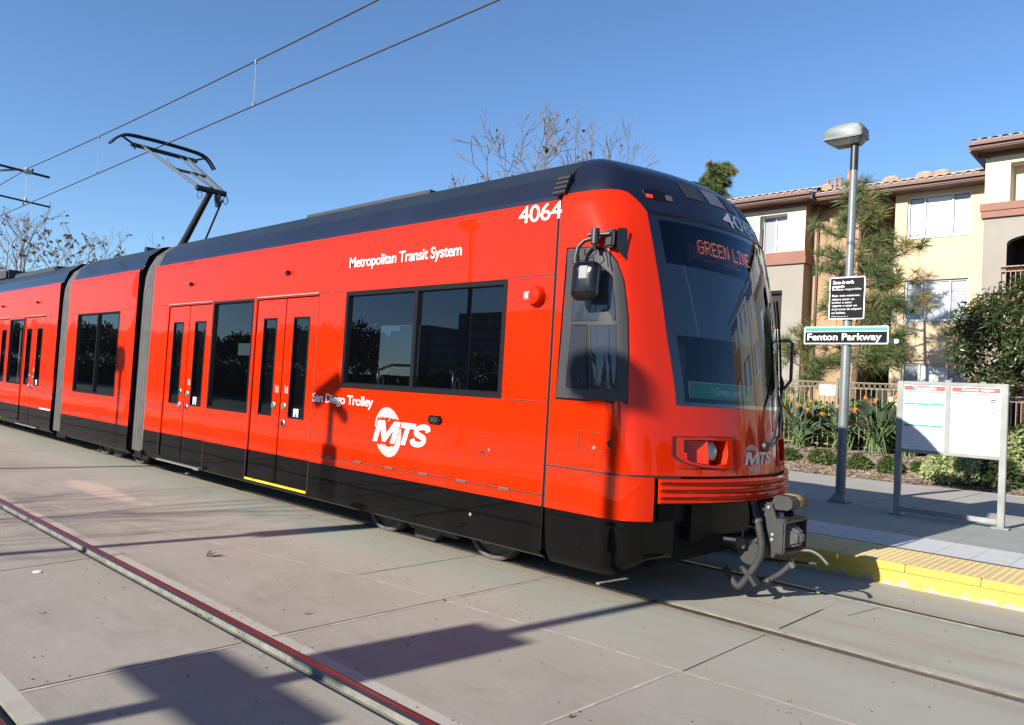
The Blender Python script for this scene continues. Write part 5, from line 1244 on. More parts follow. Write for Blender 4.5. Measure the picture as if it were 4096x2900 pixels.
# ------------------------------------------------------------------ overhead line
MT['wire'] = M('weathered_wire', (.07, .055, .05), rough=.6, metal=.3)
MT['galv'] = M('galvanised_steel', (.30, .31, .30), rough=.5, metal=.5, noise=(8, .2))
MT['insul'] = M('pale_insulator', (.5, .5, .48), rough=.4)
def zc(x): return 5.882+.0035*(x+3)
def zm(x):
    t = (x+21.2)/25.0
    return 6.60+.235*((x+6)/15.4)**2 if x < -6 else 6.60+.02*((x+6)/6)**2
mb = MB(); mb.tube([(x, 0, zc(x)) for x in lin(-60, 20, 40)], .0115, 6); o = mb.build('contact_wire', MT['wire'], smooth='all'); tag(o, 'lower overhead wire that the pantograph of the trolley touches', 'wire')
mb = MB(); mb.tube([(x, 0, zm(x)) for x in lin(-21.4, 20, 60)], .0125, 6); mb.tube([(x, 0, 6.83+.02*(x+21.4)) for x in lin(-60, -21.4, 10)], .0125, 6); o = mb.build('messenger_wire', MT['wire'], smooth='all'); tag(o, 'upper overhead wire running above the contact wire', 'wire')
for x, lb in ((-8.85, 'thin dropper joining both wires near the top of the photo'), (-15.9, 'thin dropper joining both wires left of the pantograph')):
    t = thing('dropper', lb, 'dropper wire', (x, 0, zc(x)), 'droppers between the overhead wires')
    mb = MB(); mb.tube([(x+.02, 0, zc(x)), (x, 0, zm(x))], .004, 5); mb.build('dropper_wire', MT['insul'], t)
    mb = MB(); mb.bbox(x-.02, x+.02, -.015, .015, zm(x)-.06, zm(x)+.02, .006); mb.bbox(x, x+.04, -.015, .015, zc(x)-.005, zc(x)+.06, .006); mb.build('clamp', MT['galv'], t)
# bracket arms reaching in from a mast at the left
t = thing('catenary_mast', 'grey mast with two bracket arms holding the overhead wires at left', 'mast', (-21.6, -2.07, 0))
mb = MB(); mb.tube([(-21.6, -5.9, 0), (-21.6, -5.9, 8.0)], .13, 12); mb.build('mast_pole', MT['galv'], t, smooth=True)
mb = MB(); mb.tube([(-21.4, -5.9, 6.98), (-21.4, .55, 6.72)], .034, 8); mb.build('bracket_arm', MT['panto'], t, smooth=True)
mb = MB(); mb.tube([(-21.45, -5.9, 6.22), (-21.4, .62, 5.90)], .026, 8); mb.build('bracket_arm', MT['panto'], t, smooth=True)
mb = MB(); mb.tube([(-21.4, -.25, 6.74), (-21.45, -.9, 6.55), (-21.5, -5.8, 5.6)], .03, 8); mb.build('brace', MT['galv'], t, smooth=True)
mb = MB(); mb.lathe([(.05, 0), (.075, .02), (.05, .04), (.075, .06), (.05, .08), (.03, .12)], (-21.4, -.02, 6.74), 'z', 12); mb.bbox(-21.45, -21.35, -.1, .12, 6.69, 6.80, .02); mb.tube([(-21.4, .0, 6.72), (-21.42, .02, 5.97)], .006, 5); mb.lathe([(.03, 0), (.045, .03), (.03, .10)], (-21.42, .02, 5.92), 'z', 10); mb.tube([(-21.4, -.03, 5.92), (-21.4, -.03, 5.82)], .02, 6); mb.build('insulator', MT['insul'], t, smooth=True)
mb = MB(); mb.tube([(-21.4, .12, 6.74), (-21.4, .12, 6.86)], .03, 8); mb.build('wire_clamp', MT['wire'], t)

# ------------------------------------------------------------------ station furniture
MT['post'] = M('grey_green_post_paint', (.16, .178, .175), rough=.42, noise=(5, .12))
MT['lampgrey'] = M('lamp_housing_grey', (.16, .185, .185), rough=.5, noise=(9, .1))
MT['lampglass'] = M('lamp_lens', (.10, .11, .10), rough=.3, noise=(14, .5))
MT['signblack'] = M('sign_black', (.004, .004, .006), rough=.4, spec=.1)
MT['teal'] = M('sign_teal_band', (.03, .28, .23), rough=.45)
MT['frameg'] = M('weathered_grey_frame', (.27, .285, .26), rough=.5, noise=(4, .22))
MT['poster'] = M('white_poster', (.84, .84, .83), rough=.5)
MT['posterred'] = M('poster_red', (.58, .07, .05), rough=.5)
MT['postergreen'] = M('poster_green', (.04, .33, .20), rough=.5)
MT['posterink'] = M('poster_grey_print', (.52, .53, .56), rough=.6, noise=(60, .18))
MT['ink'] = M('black_print', (.04, .04, .04), rough=.6)

def rrect2(x0, x1, y0, y1, rad, k=3):
    out = []
    for cx, cy, a0 in ((x1-rad, y0+rad, -90), (x1-rad, y1-rad, 0), (x0+rad, y1-rad, 90), (x0+rad, y0+rad, 180)): out += [(cx+rad*math.cos(R(a0+90*i/k)), cy+rad*math.sin(R(a0+90*i/k))) for i in range(k+1)]
    return out
def lamp_post(x, y, label, group='lamp posts along the platforms', facing=-1, sign=True, z0=PZ):
    t = thing('lamp_post', label, 'lamp post', (x, y, z0), group)
    mb = MB(); mb.tube([(x, y, z0), (x, y, z0+2.7), (x, y, z0+2.72), (x, y, z0+5.32)], [.068, .066, .060, .052], 18); mb.build('pole', MT['post'], t, smooth=True)
    mb = MB(); mb.prism([(x-.13, y-.13), (x+.13, y-.13), (x+.13, y+.13), (x-.13, y+.13)], 'z', z0, z0+.02); mb.add([(x+a*.12, y+b*.12, z0+.02) for a, b in ((-1, -1), (1, -1), (1, 1), (-1, 1))]+[(x+a*.07, y+b*.07, z0+.11) for a, b in ((-1, -1), (1, -1), (1, 1), (-1, 1))], [(0, 1, 5, 4), (1, 2, 6, 5), (2, 3, 7, 6), (3, 0, 4, 7)]); mb.build('base_plate', MT['post'], t)
    # shoebox head
    hx0, hx1 = x-.42, x+.15; zo = z0-.205+.06
    prof = [(hx0+.03, 5.47), (hx0, 5.52), (hx0+.015, 5.60), (hx0+.06, 5.645), (hx0+.20, 5.675), (hx1-.16, 5.685), (hx1-.06, 5.665), (hx1-.005, 5.60), (hx1, 5.53), (hx1-.01, 5.47)]
    mb = MB(); n = len(prof); rows = []
    for yy, k, dz in ((-.165, .93, -.02), (-.155, .975, 0), (-.12, 1., .012), (.0, 1.0, .018), (.12, 1., .012), (.155, .975, 0), (.165, .93, -.02)):
        cx = (hx0+hx1)/2; rows.append([(cx+(px-cx)*k, y+yy, zo+pz+(dz if pz > 5.56 else 0)) for px, pz in prof])
    vs = [v for r_q in rows for v in r_q]
    mb.add(vs, [(j*n+i, j*n+i+1, (j+1)*n+i+1, (j+1)*n+i) for j in range(6) for i in range(n-1)]+[tuple(range(n)), tuple(6*n+i for i in range(n))])
    h = mb.build('lamp_head', MT['lampgrey'], t, smooth='all')
    mb = MB(); mb.bbox(hx0+.005, hx1-.002, y-.172, y+.172, zo+5.478, zo+5.50, .006); mb.bbox(hx0+.12, hx0+.30, y-.05, y+.05, zo+5.69, zo+5.715, .008); mb.build('lens_rim', MT['lampgrey'], h, smooth=True)
    mb = MB(); top = rrect2(hx0+.02, hx1-.015, y-.155, y+.155, .03); bot = rrect2(hx0+.15, hx1-.07, y-.095, y+.095, .03); n = len(top)
    mb.add([(a, b, zo+5.475) for a, b in top]+[(a, b, zo+5.385) for a, b in bot], [(i, (i+1) % n, n+(i+1) % n, n+i) for i in range(n)]+[tuple(range(n, 2*n))]); mb.build('lamp_lens', MT['lampglass'], h, smooth=True)
    mb = MB(); mb.tube([(x, y, z0+4.86), (x, y, z0+5.30)], .056, 14); mb.build('head_shadow', MT['satin_black'], t, smooth=True)  # black sleeve stands in for the shadow of the head on the pole
    return t

def board_sign(name, label, cat, x0, x1, z0, z1, y, facing, border, paint, group=None):
    """flat aluminium plate with rounded white rim; paint(o, P) adds the artwork on the lit face"""
    t = thing(name, label, cat, ((x0+x1)/2, y, z0), group)
    r = .025; pts = []
    for cx, cz, a0 in ((x1-r, z0+r, -90), (x1-r, z1-r, 0), (x0+r, z1-r, 90), (x0+r, z0+r, 180)):
        pts += [(cx+r*math.cos(R(a0+k*22.5)), cz+r*math.sin(R(a0+k*22.5))) for k in range(5)]
    mb = MB(); mb.prism(pts, 'y', y-.006, y+.006); mb.build('sign_plate', MT['white'], t)
    yf = y+facing*.0075
    mb = MB(); mb.quad((x0+border, yf, z0+border), (x1-border, yf, z0+border), (x1-border, yf, z1-border), (x0+border, yf, z1-border)); mb.build('sign_face', MT['signblack'], t, fix=False)
    W_ = x1-x0
    def P(a, b, k=0): return ((x0+a*W_) if facing < 0 else (x1-a*W_), y+facing*(.0095+.001*k), z0+b*(z1-z0))
    paint(t, P); return t
def paint_station(t, P):
    mb = MB(); mb.quad(P(.02, .73), P(.98, .73), P(.98, .93), P(.02, .93)); mb.build('colour_band', MT['teal'], t, fix=False)
    mb = MB(); mb.quad(P(.02, .69), P(.98, .69), P(.98, .73), P(.02, .73)); letter(mb, 'Fenton Parkway', lambda a, b: P(.045+.88*a, .095+.505*b, 1), bold=.025, spacing=1.02); mb.build('lettering', MT['white'], t, fix=False)
def paint_fare(t, P):
    mb = MB()
    big = [('Zona de tarifa', .09, .60, .835, .915), ('pagada', .09, .34, .735, .81), ('Boletos requeridos', .09, .81, .665, .735)]
    sm = [('Bajo esta estacion,', .09, .78, .525, .585), ('debera tener un', .09, .62, .45, .50), ('boleto o pase', .09, .55, .365, .42), ('vigente o estar en', .09, .70, .285, .345), ('el proceso de adquirir', .09, .84, .205, .265), ('un boleto.', .09, .40, .13, .185), ('MTDB Ordinance No. 2', .09, .46, .055, .08)]
    for s, a0, w, z0, z1 in big: letter(mb, s, lambda a, b: P(a0+w*a, z0+(z1-z0)*b), bold=.03)
    for s, a0, w, z0, z1 in sm: letter(mb, s, lambda a, b: P(a0+w*a, z0+(z1-z0)*b), bold=.012)
    mb.build('lettering', MT['white'], t, fix=False)

lamp_post(-1.38, 5.58, 'grey lamp post carrying the Fenton Parkway sign on the far platform')
board_sign('station_sign', 'long black station sign with teal stripe reading Fenton Parkway', 'sign', -1.972, -.782, 2.492, 2.752, 5.495, -1, .018, paint_station, 'station name signs')
board_sign('fare_sign', 'black Spanish paid fare zone sign above the Fenton Parkway sign', 'sign', -1.625, -1.120, 2.853, 3.475, 5.495, -1, .016, paint_fare, 'fare zone signs')
board_sign('station_sign', 'white edge of a second sign just behind the Fenton Parkway sign', 'sign', -1.17, -.70, 2.52, 2.58, 5.68, 1, .018, lambda t, P: None)

# timetable stand
t = thing('information_board', 'two-panel timetable stand with red headers on the far platform', 'notice board', (.11, 5.1, PZ))
FX0, FX1, FZ0, FZ1, FY = -.515, .735, 1.035, 1.968, 5.1
for x in (FX0+.035, FX1-.035):
    mb = MB(); mb.bbox(x-.037, x+.037, FY-.037, FY+.037, PZ, FZ1+.0, .006); lg = mb.build('leg', MT['frameg'], t, smooth=True)
    mb = MB(); mb.bbox(x-.095, x+.095, FY-.08, FY+.08, PZ, PZ+.02, .004); mb.build('foot_plate', MT['frameg'], lg)
mb = MB()
for z0, z1 in ((FZ0, FZ0+.045), (FZ1-.045, FZ1)): mb.bbox(FX0+.072, FX1-.072, FY-.032, FY+.032, z0, z1, .005)
mb.bbox(.085-.03, .085+.03, FY-.034, FY+.034, FZ0+.045, FZ1+.012, .005); mb.bbox(.085-.035, .085+.035, FY-.02, FY+.02, FZ1+.012, FZ1+.03, .008)
mb.bbox(.43, .50, FY-.02, FY+.02, FZ1, FZ1+.018, .005); fr = mb.build('frame', MT['frameg'], t, smooth=True)
mb = MB(); mb.bbox(FX0+.072, FX1-.072, FY-.026, FY+.026, .255, .315, .005); mb.build('cross_rail', MT['frameg'], t, smooth=True)
YP = FY-.022
def poster(x0, x1, head, kind):
    z0, z1 = FZ0+.045, FZ1-.045; W_ = x1-x0; H_ = z1-z0
    def P(a, b, k=0): return (x0+a*W_, YP-.0015*k, z0+b*H_)
    mb = MB(); mb.quad(P(0, 0), P(1, 0), P(1, 1), P(0, 1)); mb.quad(*[(p[0], YP+.03, p[2]) for p in (P(0, 0), P(1, 0), P(1, 1), P(0, 1))])
    o = mb.build('poster', MT['poster'], t, fix=False)
    mb = MB(); mb.quad(P(.02, .915, 1), P(.98, .915, 1), P(.98, .985, 1), P(.02, .985, 1)); mb.build('poster_header', MT['posterred'], o, fix=False)
    mb = MB(); letter(mb, head, lambda a, b: P(.22+(.56 if kind else .66)*a, (.925 if kind else .922)+(.05 if kind else .052)*b, 2), bold=.03); mb.build('lettering', MT['white'], o, fix=False)
    if kind:
        mb = MB()
        for zb_ in (.69, .355):
            for a in (.03, .345, .66): mb.quad(P(a, zb_, 1), P(a+.295, zb_, 1), P(a+.295, zb_+.032, 1), P(a, zb_+.032, 1))
        mb.quad(P(.02, .885, 1), P(.98, .885, 1), P(.98, .900, 1), P(.02, .900, 1)); mb.build('green_bars', MT['postergreen'], o, fix=False)
        mb = MB()
        for zt, rows in ((.685, 11), (.35, 13)):
            for r in range(rows):
                for a in (.03, .345, .66):
                    for c in range(7):
                        if (r*7+c) % 13 == 5: continue
                        mb.quad(P(a+c*.042, zt-.018-r*.021, 1), P(a+c*.042+.030, zt-.018-r*.021, 1), P(a+c*.042+.030, zt-.008-r*.021, 1), P(a+c*.042, zt-.008-r*.021, 1))
            if zt > .5: mb.build('timetable_print', MT['posterink'], o, fix=False); mb = MB()
        for r in range(2): mb.quad(P(.15, .045-r*.018, 1), P(.85, .045-r*.018, 1), P(.85, .053-r*.018, 1), P(.15, .053-r*.018, 1))
        mb.build('timetable_print', MT['posterink'], o, fix=False)
    else:
        mb = MB(); mb.quad(P(.02, .885, 1), P(.98, .885, 1), P(.98, .897, 1), P(.02, .897, 1)); mb.quad(P(.80, .77, 1), P(.90, .77, 1), P(.90, .785, 1), P(.80, .785, 1)); mb.quad(P(.80, .80, 1), P(.90, .80, 1), P(.90, .82, 1), P(.80, .82, 1))
        mb.quad(P(.02, .487, 1), P(.88, .487, 1), P(.88, .494, 1), P(.02, .494, 1)); mb.quad(P(.46, .59, 1), P(.54, .59, 1), P(.54, .60, 1), P(.46, .60, 1)); mb.build('black_print', MT['ink'], o, fix=False)
        mb = MB(); mb.quad(P(.44, .645, 1), P(.56, .645, 1), P(.56, .655, 1), P(.44, .655, 1)); letter(mb, '3', lambda a, b: P(.84+.05*a, .60+.06*b, 1), bold=.03); mb.build('red_print', MT['posterred'], o, fix=False)
        mb = MB()
        for r in range(9):
            for c in range(3):
                if (r+c) % 4 == 3: continue
                mb.quad(P(.06+c*.29, .44-r*.04, 1), P(.06+c*.29+.2-.03*(r % 3), .44-r*.04, 1), P(.06+c*.29+.2-.03*(r % 3), .446-r*.04, 1), P(.06+c*.29, .446-r*.04, 1))
        mb.build('fine_print', MT['posterink'], o, fix=False); mb = MB()
        for r in range(5): mb.quad(P(.06, .84-r*.035, 1), P(.5-.04*(r % 2), .84-r*.035, 1), P(.5-.04*(r % 2), .846-r*.035, 1), P(.06, .846-r*.035, 1))
        mb.build('fine_print', MT['posterink'], o, fix=False)
poster(-.443, .055, 'Timetable', 1); poster(.115, .663, 'Como viajar', 0)
mb = MB(); mb.box(FX0+.06, FX1-.06, FY+.012, FY+.022, FZ0+.03, FZ1-.03); mb.build('back_panel', MT['frameg'], t)

# ------------------------------------------------------------------ iron fence with ring frieze
MT['iron'] = M('olive_brown_iron', (.22, .185, .11), rough=.5, noise=(6, .15))
def fence(x0, x1, y, zg, label):
    t = thing('iron_fence', label, 'fence', ((x0+x1)/2, y, zg))
    zt = zg+1.60
    mb = MB(); mb.box(x0, x1, y-.02, y+.02, zt-.022, zt); mb.box(x0, x1, y-.02, y+.02, zt-.155, zt-.133); mb.box(x0, x1, y-.018, y+.018, zg+.10, zg+.13)
    mb.build('fence_rail', MT['iron'], t)
    mb = MB(); x = x0+.065
    while x < x1-.05:
        mb.tube([(x+.052*math.cos(a), y, zt-.0775+.052*math.sin(a)) for a in lin(0, 2*math.pi, 14)], .010, 5, caps=False); x += .118
    mb.build('ring_frieze', MT['iron'], t, smooth='all')
    mb = MB(); x = x0+.06; k = 0
    while x < x1-.04:
        mb.box(x-.009, x+.009, y-.009, y+.009, zg+.05, zt-.155)
        if k % 3 == 0: mb.lathe([(.009, -.02), (.019, -.006), (.019, .006), (.009, .02)], (x, y, zt-.55), 'z', 6)
        x += .118; k += 1
    mb.build('pickets', MT['iron'], t)
    x = x0
    while x <= x1+.01:
        mb = MB(); mb.box(x-.03, x+.03, y-.03, y+.03, zg, zt+.06); mb.add([(x-.035, y-.035, zt+.06), (x+.035, y-.035, zt+.06), (x+.035, y+.035, zt+.06), (x-.035, y+.035, zt+.06), (x, y, zt+.09)], [(0, 1, 4), (1, 2, 4), (2, 3, 4), (3, 0, 4)]); mb.build('fence_post', MT['iron'], t); x += 2.36
fence(-4.0-2.36*6, -4.0+2.36*4, 12.55, .60, 'olive iron fence with a ring frieze behind the orange flowers')
t = thing('warning_sign', 'small white warning sign with red heading wired to the iron fence', 'sign', (-4.22, 12.50, 1.86))
mb = MB(); mb.bbox(-4.40, -4.03, 12.505, 12.515, 1.865, 2.115, .004); mb.build('sign_plate', MT['poster'], t)
mb = MB(); mb.quad((-4.375, 12.503, 2.045), (-4.055, 12.503, 2.045), (-4.055, 12.503, 2.095), (-4.375, 12.503, 2.095)); mb.build('sign_heading', MT['posterred'], t, fix=False)
mb = MB(); letter(mb, 'PRIVATE PROPERTY', lambda a, b: (-4.37+.31*a, 12.502, 2.055+.03*b), bold=.02); mb.build('lettering', MT['poster'], t, fix=False)
mb = MB(); letter(mb, 'NO', lambda a, b: (-4.365+.085*a, 12.503, 1.93+.07*b)); mb.build('lettering', MT['ink'], t, fix=False)
# ------------------------------------------------------------------ plants and trees
def leaf_mat(name, c, c2, rough=.5, trans=.25):
    m = M(name, c, rough=rough, noise=(2.2, .3), col2=c2, spec=.35); nt = m.node_tree; b = nt.nodes['Principled BSDF']
    if trans:
        out = [n for n in nt.nodes if n.type == 'OUTPUT_MATERIAL'][0]; tl = nt.nodes.new('ShaderNodeBsdfTranslucent'); mx = nt.nodes.new('ShaderNodeMixShader'); mx.inputs[0].default_value = trans
        nt.links.new(b.inputs['Base Color'].links[0].from_socket, tl.inputs[0]); nt.links.new(b.outputs[0], mx.inputs[1]); nt.links.new(tl.outputs[0], mx.inputs[2]); nt.links.new(mx.outputs[0], out.inputs[0])
    return m
LM = {
 'bop': leaf_mat('strelitzia_leaf', (.075, .115, .07), (.15, .20, .125), .38, .12), 'bopdry': leaf_mat('strelitzia_dry_leaf', (.20, .16, .07), (.28, .20, .10)), 'stalk': leaf_mat('strelitzia_stalk', (.11, .18, .06), (.17, .23, .09), .5, .1),
 'orange': leaf_mat('orange_petal', (.85, .25, .015), (.9, .33, .03), .5, .3), 'beak': M('red_green_beak', (.22, .06, .04), rough=.5),
 'shrub': leaf_mat('low_shrub_leaf', (.05, .085, .02), (.12, .16, .045)), 'hedge': leaf_mat('hedge_leaf', (.10, .19, .025), (.24, .36, .06)), 'varieg': leaf_mat('variegated_leaf', (.30, .37, .13), (.50, .54, .27), .5, .25),
 'dark': leaf_mat('dark_glossy_leaf', (.022, .045, .012), (.065, .095, .025), .32, .12), 'rust': leaf_mat('rusty_new_leaf', (.20, .09, .05), (.30, .15, .09)), 'pink': leaf_mat('pale_pink_flower', (.55, .33, .28), (.62, .42, .36)),
 'pine': leaf_mat('pine_needle', (.085, .13, .042), (.17, .215, .07), .55, .2), 'pinedry': leaf_mat('yellowing_needle', (.26, .21, .06), (.34, .25, .09)),
 'brownleaf': leaf_mat('dead_brown_leaf', (.10, .065, .042), (.19, .125, .08), .8, .1), 'tree': leaf_mat('broad_tree_leaf', (.025, .045, .012), (.06, .085, .025), .6, .1),
}
MT['bark'] = M('grey_bark', (.20, .17, .145), rough=.95, noise=(9, .35)); MT['palebark'] = M('pale_sycamore_bark', (.21, .175, .15), rough=.9, noise=(5, .35)); MT['pinebark'] = M('pine_bark', (.16, .10, .065), rough=.95, noise=(14, .4)); MT['seedball'] = M('brown_seed_ball', (.14, .095, .05), rough=.95, noise=(40, .3))

def leaf(mb, p, d, up, L, W, bend=.15, seg=3):
    """one folded leaf blade from p along d"""
    d = d.normalized(); s = d.cross(up); s = s.normalized() if s.length > 1e-5 else d.orthogonal().normalized(); n = s.cross(d)
    prof = (.15, 1., .8, .0) if seg == 3 else (.3, 1., 0.)
    rows = []
    for i in range(seg+1):
        t = i/seg; c = p+d*(L*t)-n*(bend*L*t*t); w = prof[i]*W/2
        rows += [c-s*w+n*w*.3, c, c+s*w+n*w*.3]
    mb.add([v[:] for v in rows], [(3*i+k, 3*i+k+1, 3*i+k+4, 3*i+k+3) for i in range(seg) for k in (0, 1)])
def rdir(r, zmin=-1.):
    while True:
        v = Vector((r.uniform(-1, 1), r.uniform(-1, 1), r.uniform(-1, 1)))
        if .05 < v.length < 1 and v.normalized().z >= zmin: return v.normalized()

# bird of paradise clumps --------------------------------------------------
def strelitzia(x, y, H, seed, label, nl=34, flowers=(), spread=.55):
    r = random.Random(seed); z = bedz(x, y)
    t = thing('bird_of_paradise', label, 'flowering plant', (x, y, z), 'bird of paradise clumps in the bed')
    st, lf, dr = MB(), MB(), MB()
    for i in range(nl):
        a = r.uniform(0, 2*math.pi); h = H*r.uniform(.50, 1.0); out = spread*r.uniform(.15, 1.)*(1.15-.45*h/H)
        b = Vector((x+r.gauss(0, .09), y+r.gauss(0, .09), z)); e = Vector((x+math.cos(a)*out, y+math.sin(a)*out, z+h*.68))
        m = (b+e)/2+Vector((0, 0, h*.10))-Vector((math.cos(a), math.sin(a), 0))*out*.15
        st.tube([b, m, e], [.014, .011, .008], 5, caps=False)
        d = (e-m).normalized(); d = (d+Vector((math.cos(a)*.25, math.sin(a)*.25, r.uniform(-.1, .35)))).normalized()
        tgt = dr if r.random() < .06 else lf
        up = Vector((-math.cos(a)*.8+r.uniform(-.6, .6), -math.sin(a)*.8+r.uniform(-.6, .6), .7))
        L = h*r.uniform(.34, .46); W = L*r.uniform(.28, .42)
        s = d.cross(up).normalized(); n = s.cross(d); rows = []
        bend = r.uniform(.05, .35); fold = r.uniform(.25, .7)
        for k, w in enumerate((.12, .75, 1., .92, .6, .0)):
            tt = k/5; c = e+d*(L*tt)-n*(bend*L*tt*tt)
            rows += [c-s*W/2*w+n*W/2*w*fold, c, c+s*W/2*w+n*W/2*w*fold]
        tgt.add([v[:] for v in rows], [(3*k+q, 3*k+q+1, 3*k+q+4, 3*k+q+3) for k in range(5) for q in (0, 1)])
    st.build('stalks', LM['stalk'], t, smooth='all', fix=False); lf.build('leaves', LM['bop'], t, smooth='all', fix=False)
    if dr.v: dr.build('dry_leaves', LM['bopdry'], t, smooth='all', fix=False)
    for fx, fz in flowers:
        fm = MB(); c = Vector((fx, y-.25+r.uniform(-.1, .1), fz-.03)); side_ = r.choice((-1, 1))
        fm.cur = 2; fm.tube([c-Vector((side_*.03, 0, .32)), c-Vector((side_*.01, 0, .04))], [.009, .010], 5); fm.cur = 1; fm.tube([c-Vector((side_*.02, 0, .03)), c+Vector((side_*.06, 0, .0)), c+Vector((side_*.17, -.02, .035))], [.016, .014, .003], 6)
        fm.cur = 0
        for k in range(6):
            a = R(40+k*20+r.uniform(-10, 10)); L = r.uniform(.07, .13); d = Vector((side_*math.cos(a), r.uniform(-.5, .3), math.sin(a)))
            leaf(fm, c+Vector((side_*.01*k, 0, 0)), d, Vector((0, -1, .2)), L, .026, .05)
        fm.build('flower', [LM['orange'], LM['beak'], LM['stalk']], t, fix=False)
strelitzia(-2.85, 11.8, 1.30, 11, 'tall bird of paradise clump with orange flowers beside the timetable stand', 46, [(-3.09, 1.83), (-2.80, 1.77), (-2.90, 1.60), (-3.2, 1.55), (-2.95, 1.34)], .55)
strelitzia(-3.62, 12.0, 1.10, 12, 'grey green bird of paradise clump right behind the far lamp post', 38, [(-3.72, 1.62), (-4.05, 1.42)], .62)
strelitzia(-4.42, 11.5, .72, 13, 'short spreading bird of paradise clump left of the lamp post', 20, [], .55)
strelitzia(-4.72, 12.1, 1.12, 14, 'dark bird of paradise clump close beside the nose of the red trolley', 36, [(-4.30, 1.70), (-4.83, 1.70), (-4.92, 1.47), (-4.42, 1.50), (-4.62, 1.58)], .5)
strelitzia(-2.30, 12.0, 1.22, 15, 'bird of paradise clump half hidden behind the timetable stand', 34, [(-2.5, 1.9)], .5)
strelitzia(-6.1, 12.0, 1.2, 16, 'bird of paradise clump behind the red trolley', 24, [(-6.0, 1.8)], .5)
strelitzia(-.55, 12.3, 1.05, 17, 'bird of paradise clump in shade right of the timetable stand', 26, [], .45)

# leafy mounds ------------------------------------------------------------
def mound(mb, c, rx, ry, rz, n, L, W, seed, lumps=7, mats=None, lower=-.15, shell_=.55):
    r = random.Random(seed); lump = [(rdir(r, -.1), r.uniform(.55, 1.)) for _ in range(lumps)]
    for i in range(n):
        d = rdir(r, lower)
        k = .72+.28*max((max(0, d.dot(ld))**3)*w for ld, w in lump); q = shell_+(1-shell_)*r.random()**.6
        p = Vector((c[0]+d.x*rx*k*q, c[1]+d.y*ry*k*q, c[2]+d.z*rz*k*q))
        ld = (d*.8+rdir(r)*.9).normalized(); s = r.uniform(.7, 1.3)
        if mats: mb.cur = r.choices(range(len(mats)), mats)[0]
        leaf(mb, p, ld, rdir(r, .0), L*s, W*s, r.uniform(0, .4), 2)
def shrub(x, y, rx, rz, n, seed, label, mat='shrub', L=.075, W=.036, name='low_shrub', ry=None, group='low shrubs along the sidewalk', z=None):
    z = bedz(x, y) if z is None else z
    mb = MB(); mound(mb, (x, y, z+rz*.15), rx, ry or rx*.8, rz, n, L, W, seed)
    t = thing(name, label, 'shrub', (x, y, z), group); mb.build('foliage', LM[mat], t, fix=False)
    r = random.Random(seed); st = MB()
    for k in range(7):
        a = r.uniform(0, 6.28); st.tube([(x, y, z-.02), (x+math.cos(a)*rx*.35, y+math.sin(a)*rx*.3, z+rz*.4), (x+math.cos(a)*rx*.7, y+math.sin(a)*rx*.5, z+rz*.75)], [.010, .007, .003], 5)
    st.build('stem', MT['bark'], t, fix=False)
shrub(-3.60, 10.70, .30, .27, 1300, 21, 'dark low shrub just left of the lamp post foot')
shrub(-2.84, 10.70, .25, .27, 1000, 22, 'low green shrub between the lamp post and the timetable stand')
shrub(-2.22, 10.72, .26, .31, 1100, 23, 'low green shrub behind the left leg of the timetable stand')
shrub(-4.30, 10.72, .24, .21, 800, 24, 'low shrub next to the nose of the red trolley')
shrub(-1.72, 10.95, .20, .20, 500, 25, 'small low shrub under the left panel of the timetable stand')
shrub(-1.12, 10.72, .62, .56, 2600, 26, 'pale variegated shrub under the timetable stand', 'varieg', .085, .050, 'variegated_shrub', .5, None)
shrub(-.12, 12.0, .38, .85, 1300, 27, 'pale variegated shrub right of the timetable stand', 'varieg', .085, .045, 'variegated_shrub', .4, None)
shrub(-.45, 10.9, .55, .52, 1500, 28, 'dark shaded shrub right of the pale variegated one', 'dark', .09, .045, 'dark_shrub', .5, None)
shrub(-6.0, 10.8, .5, .4, 900, 29, 'low shrub hidden behind the trolley nose'); shrub(1.2, 11.6, .6, .6, 1200, 30, 'low shrub at the right edge of the bed')

# hedge inside the fence
mb = MB(); r = random.Random(41)
for i in range(7200):
    x = r.uniform(-6.8, -.8); q = r.random()
    zt = 1.60+.08*math.sin(x*3.1)+.07*math.sin(x*7.3); 
    if q < .55: p = Vector((x, 12.95+r.gauss(0, .06), r.uniform(.6, zt))); d = Vector((r.uniform(-.7, .7), -1, r.uniform(-.3, .7)))
    else: p = Vector((x, r.uniform(12.9, 13.6), zt+r.gauss(0, .04))); d = Vector((r.uniform(-.8, .8), r.uniform(-.8, .4), 1))
    s = r.uniform(.7, 1.35); leaf(mb, p, d, rdir(r, 0), .11*s, .065*s, .2, 2)
t = thing('hedge', 'bright green hedge growing just inside the iron fence', 'hedge', (-3.8, 13.2, .6)); mb.build('foliage', LM['hedge'], t, fix=False)
mb = MB(); mb.box(-6.7, -.9, 13.05, 13.5, .58, 1.38); mb.build('shade_core', M('hedge_shadow_core', (.02, .03, .01), rough=1), t)  # plain dark box painted as the shade deep inside the hedge

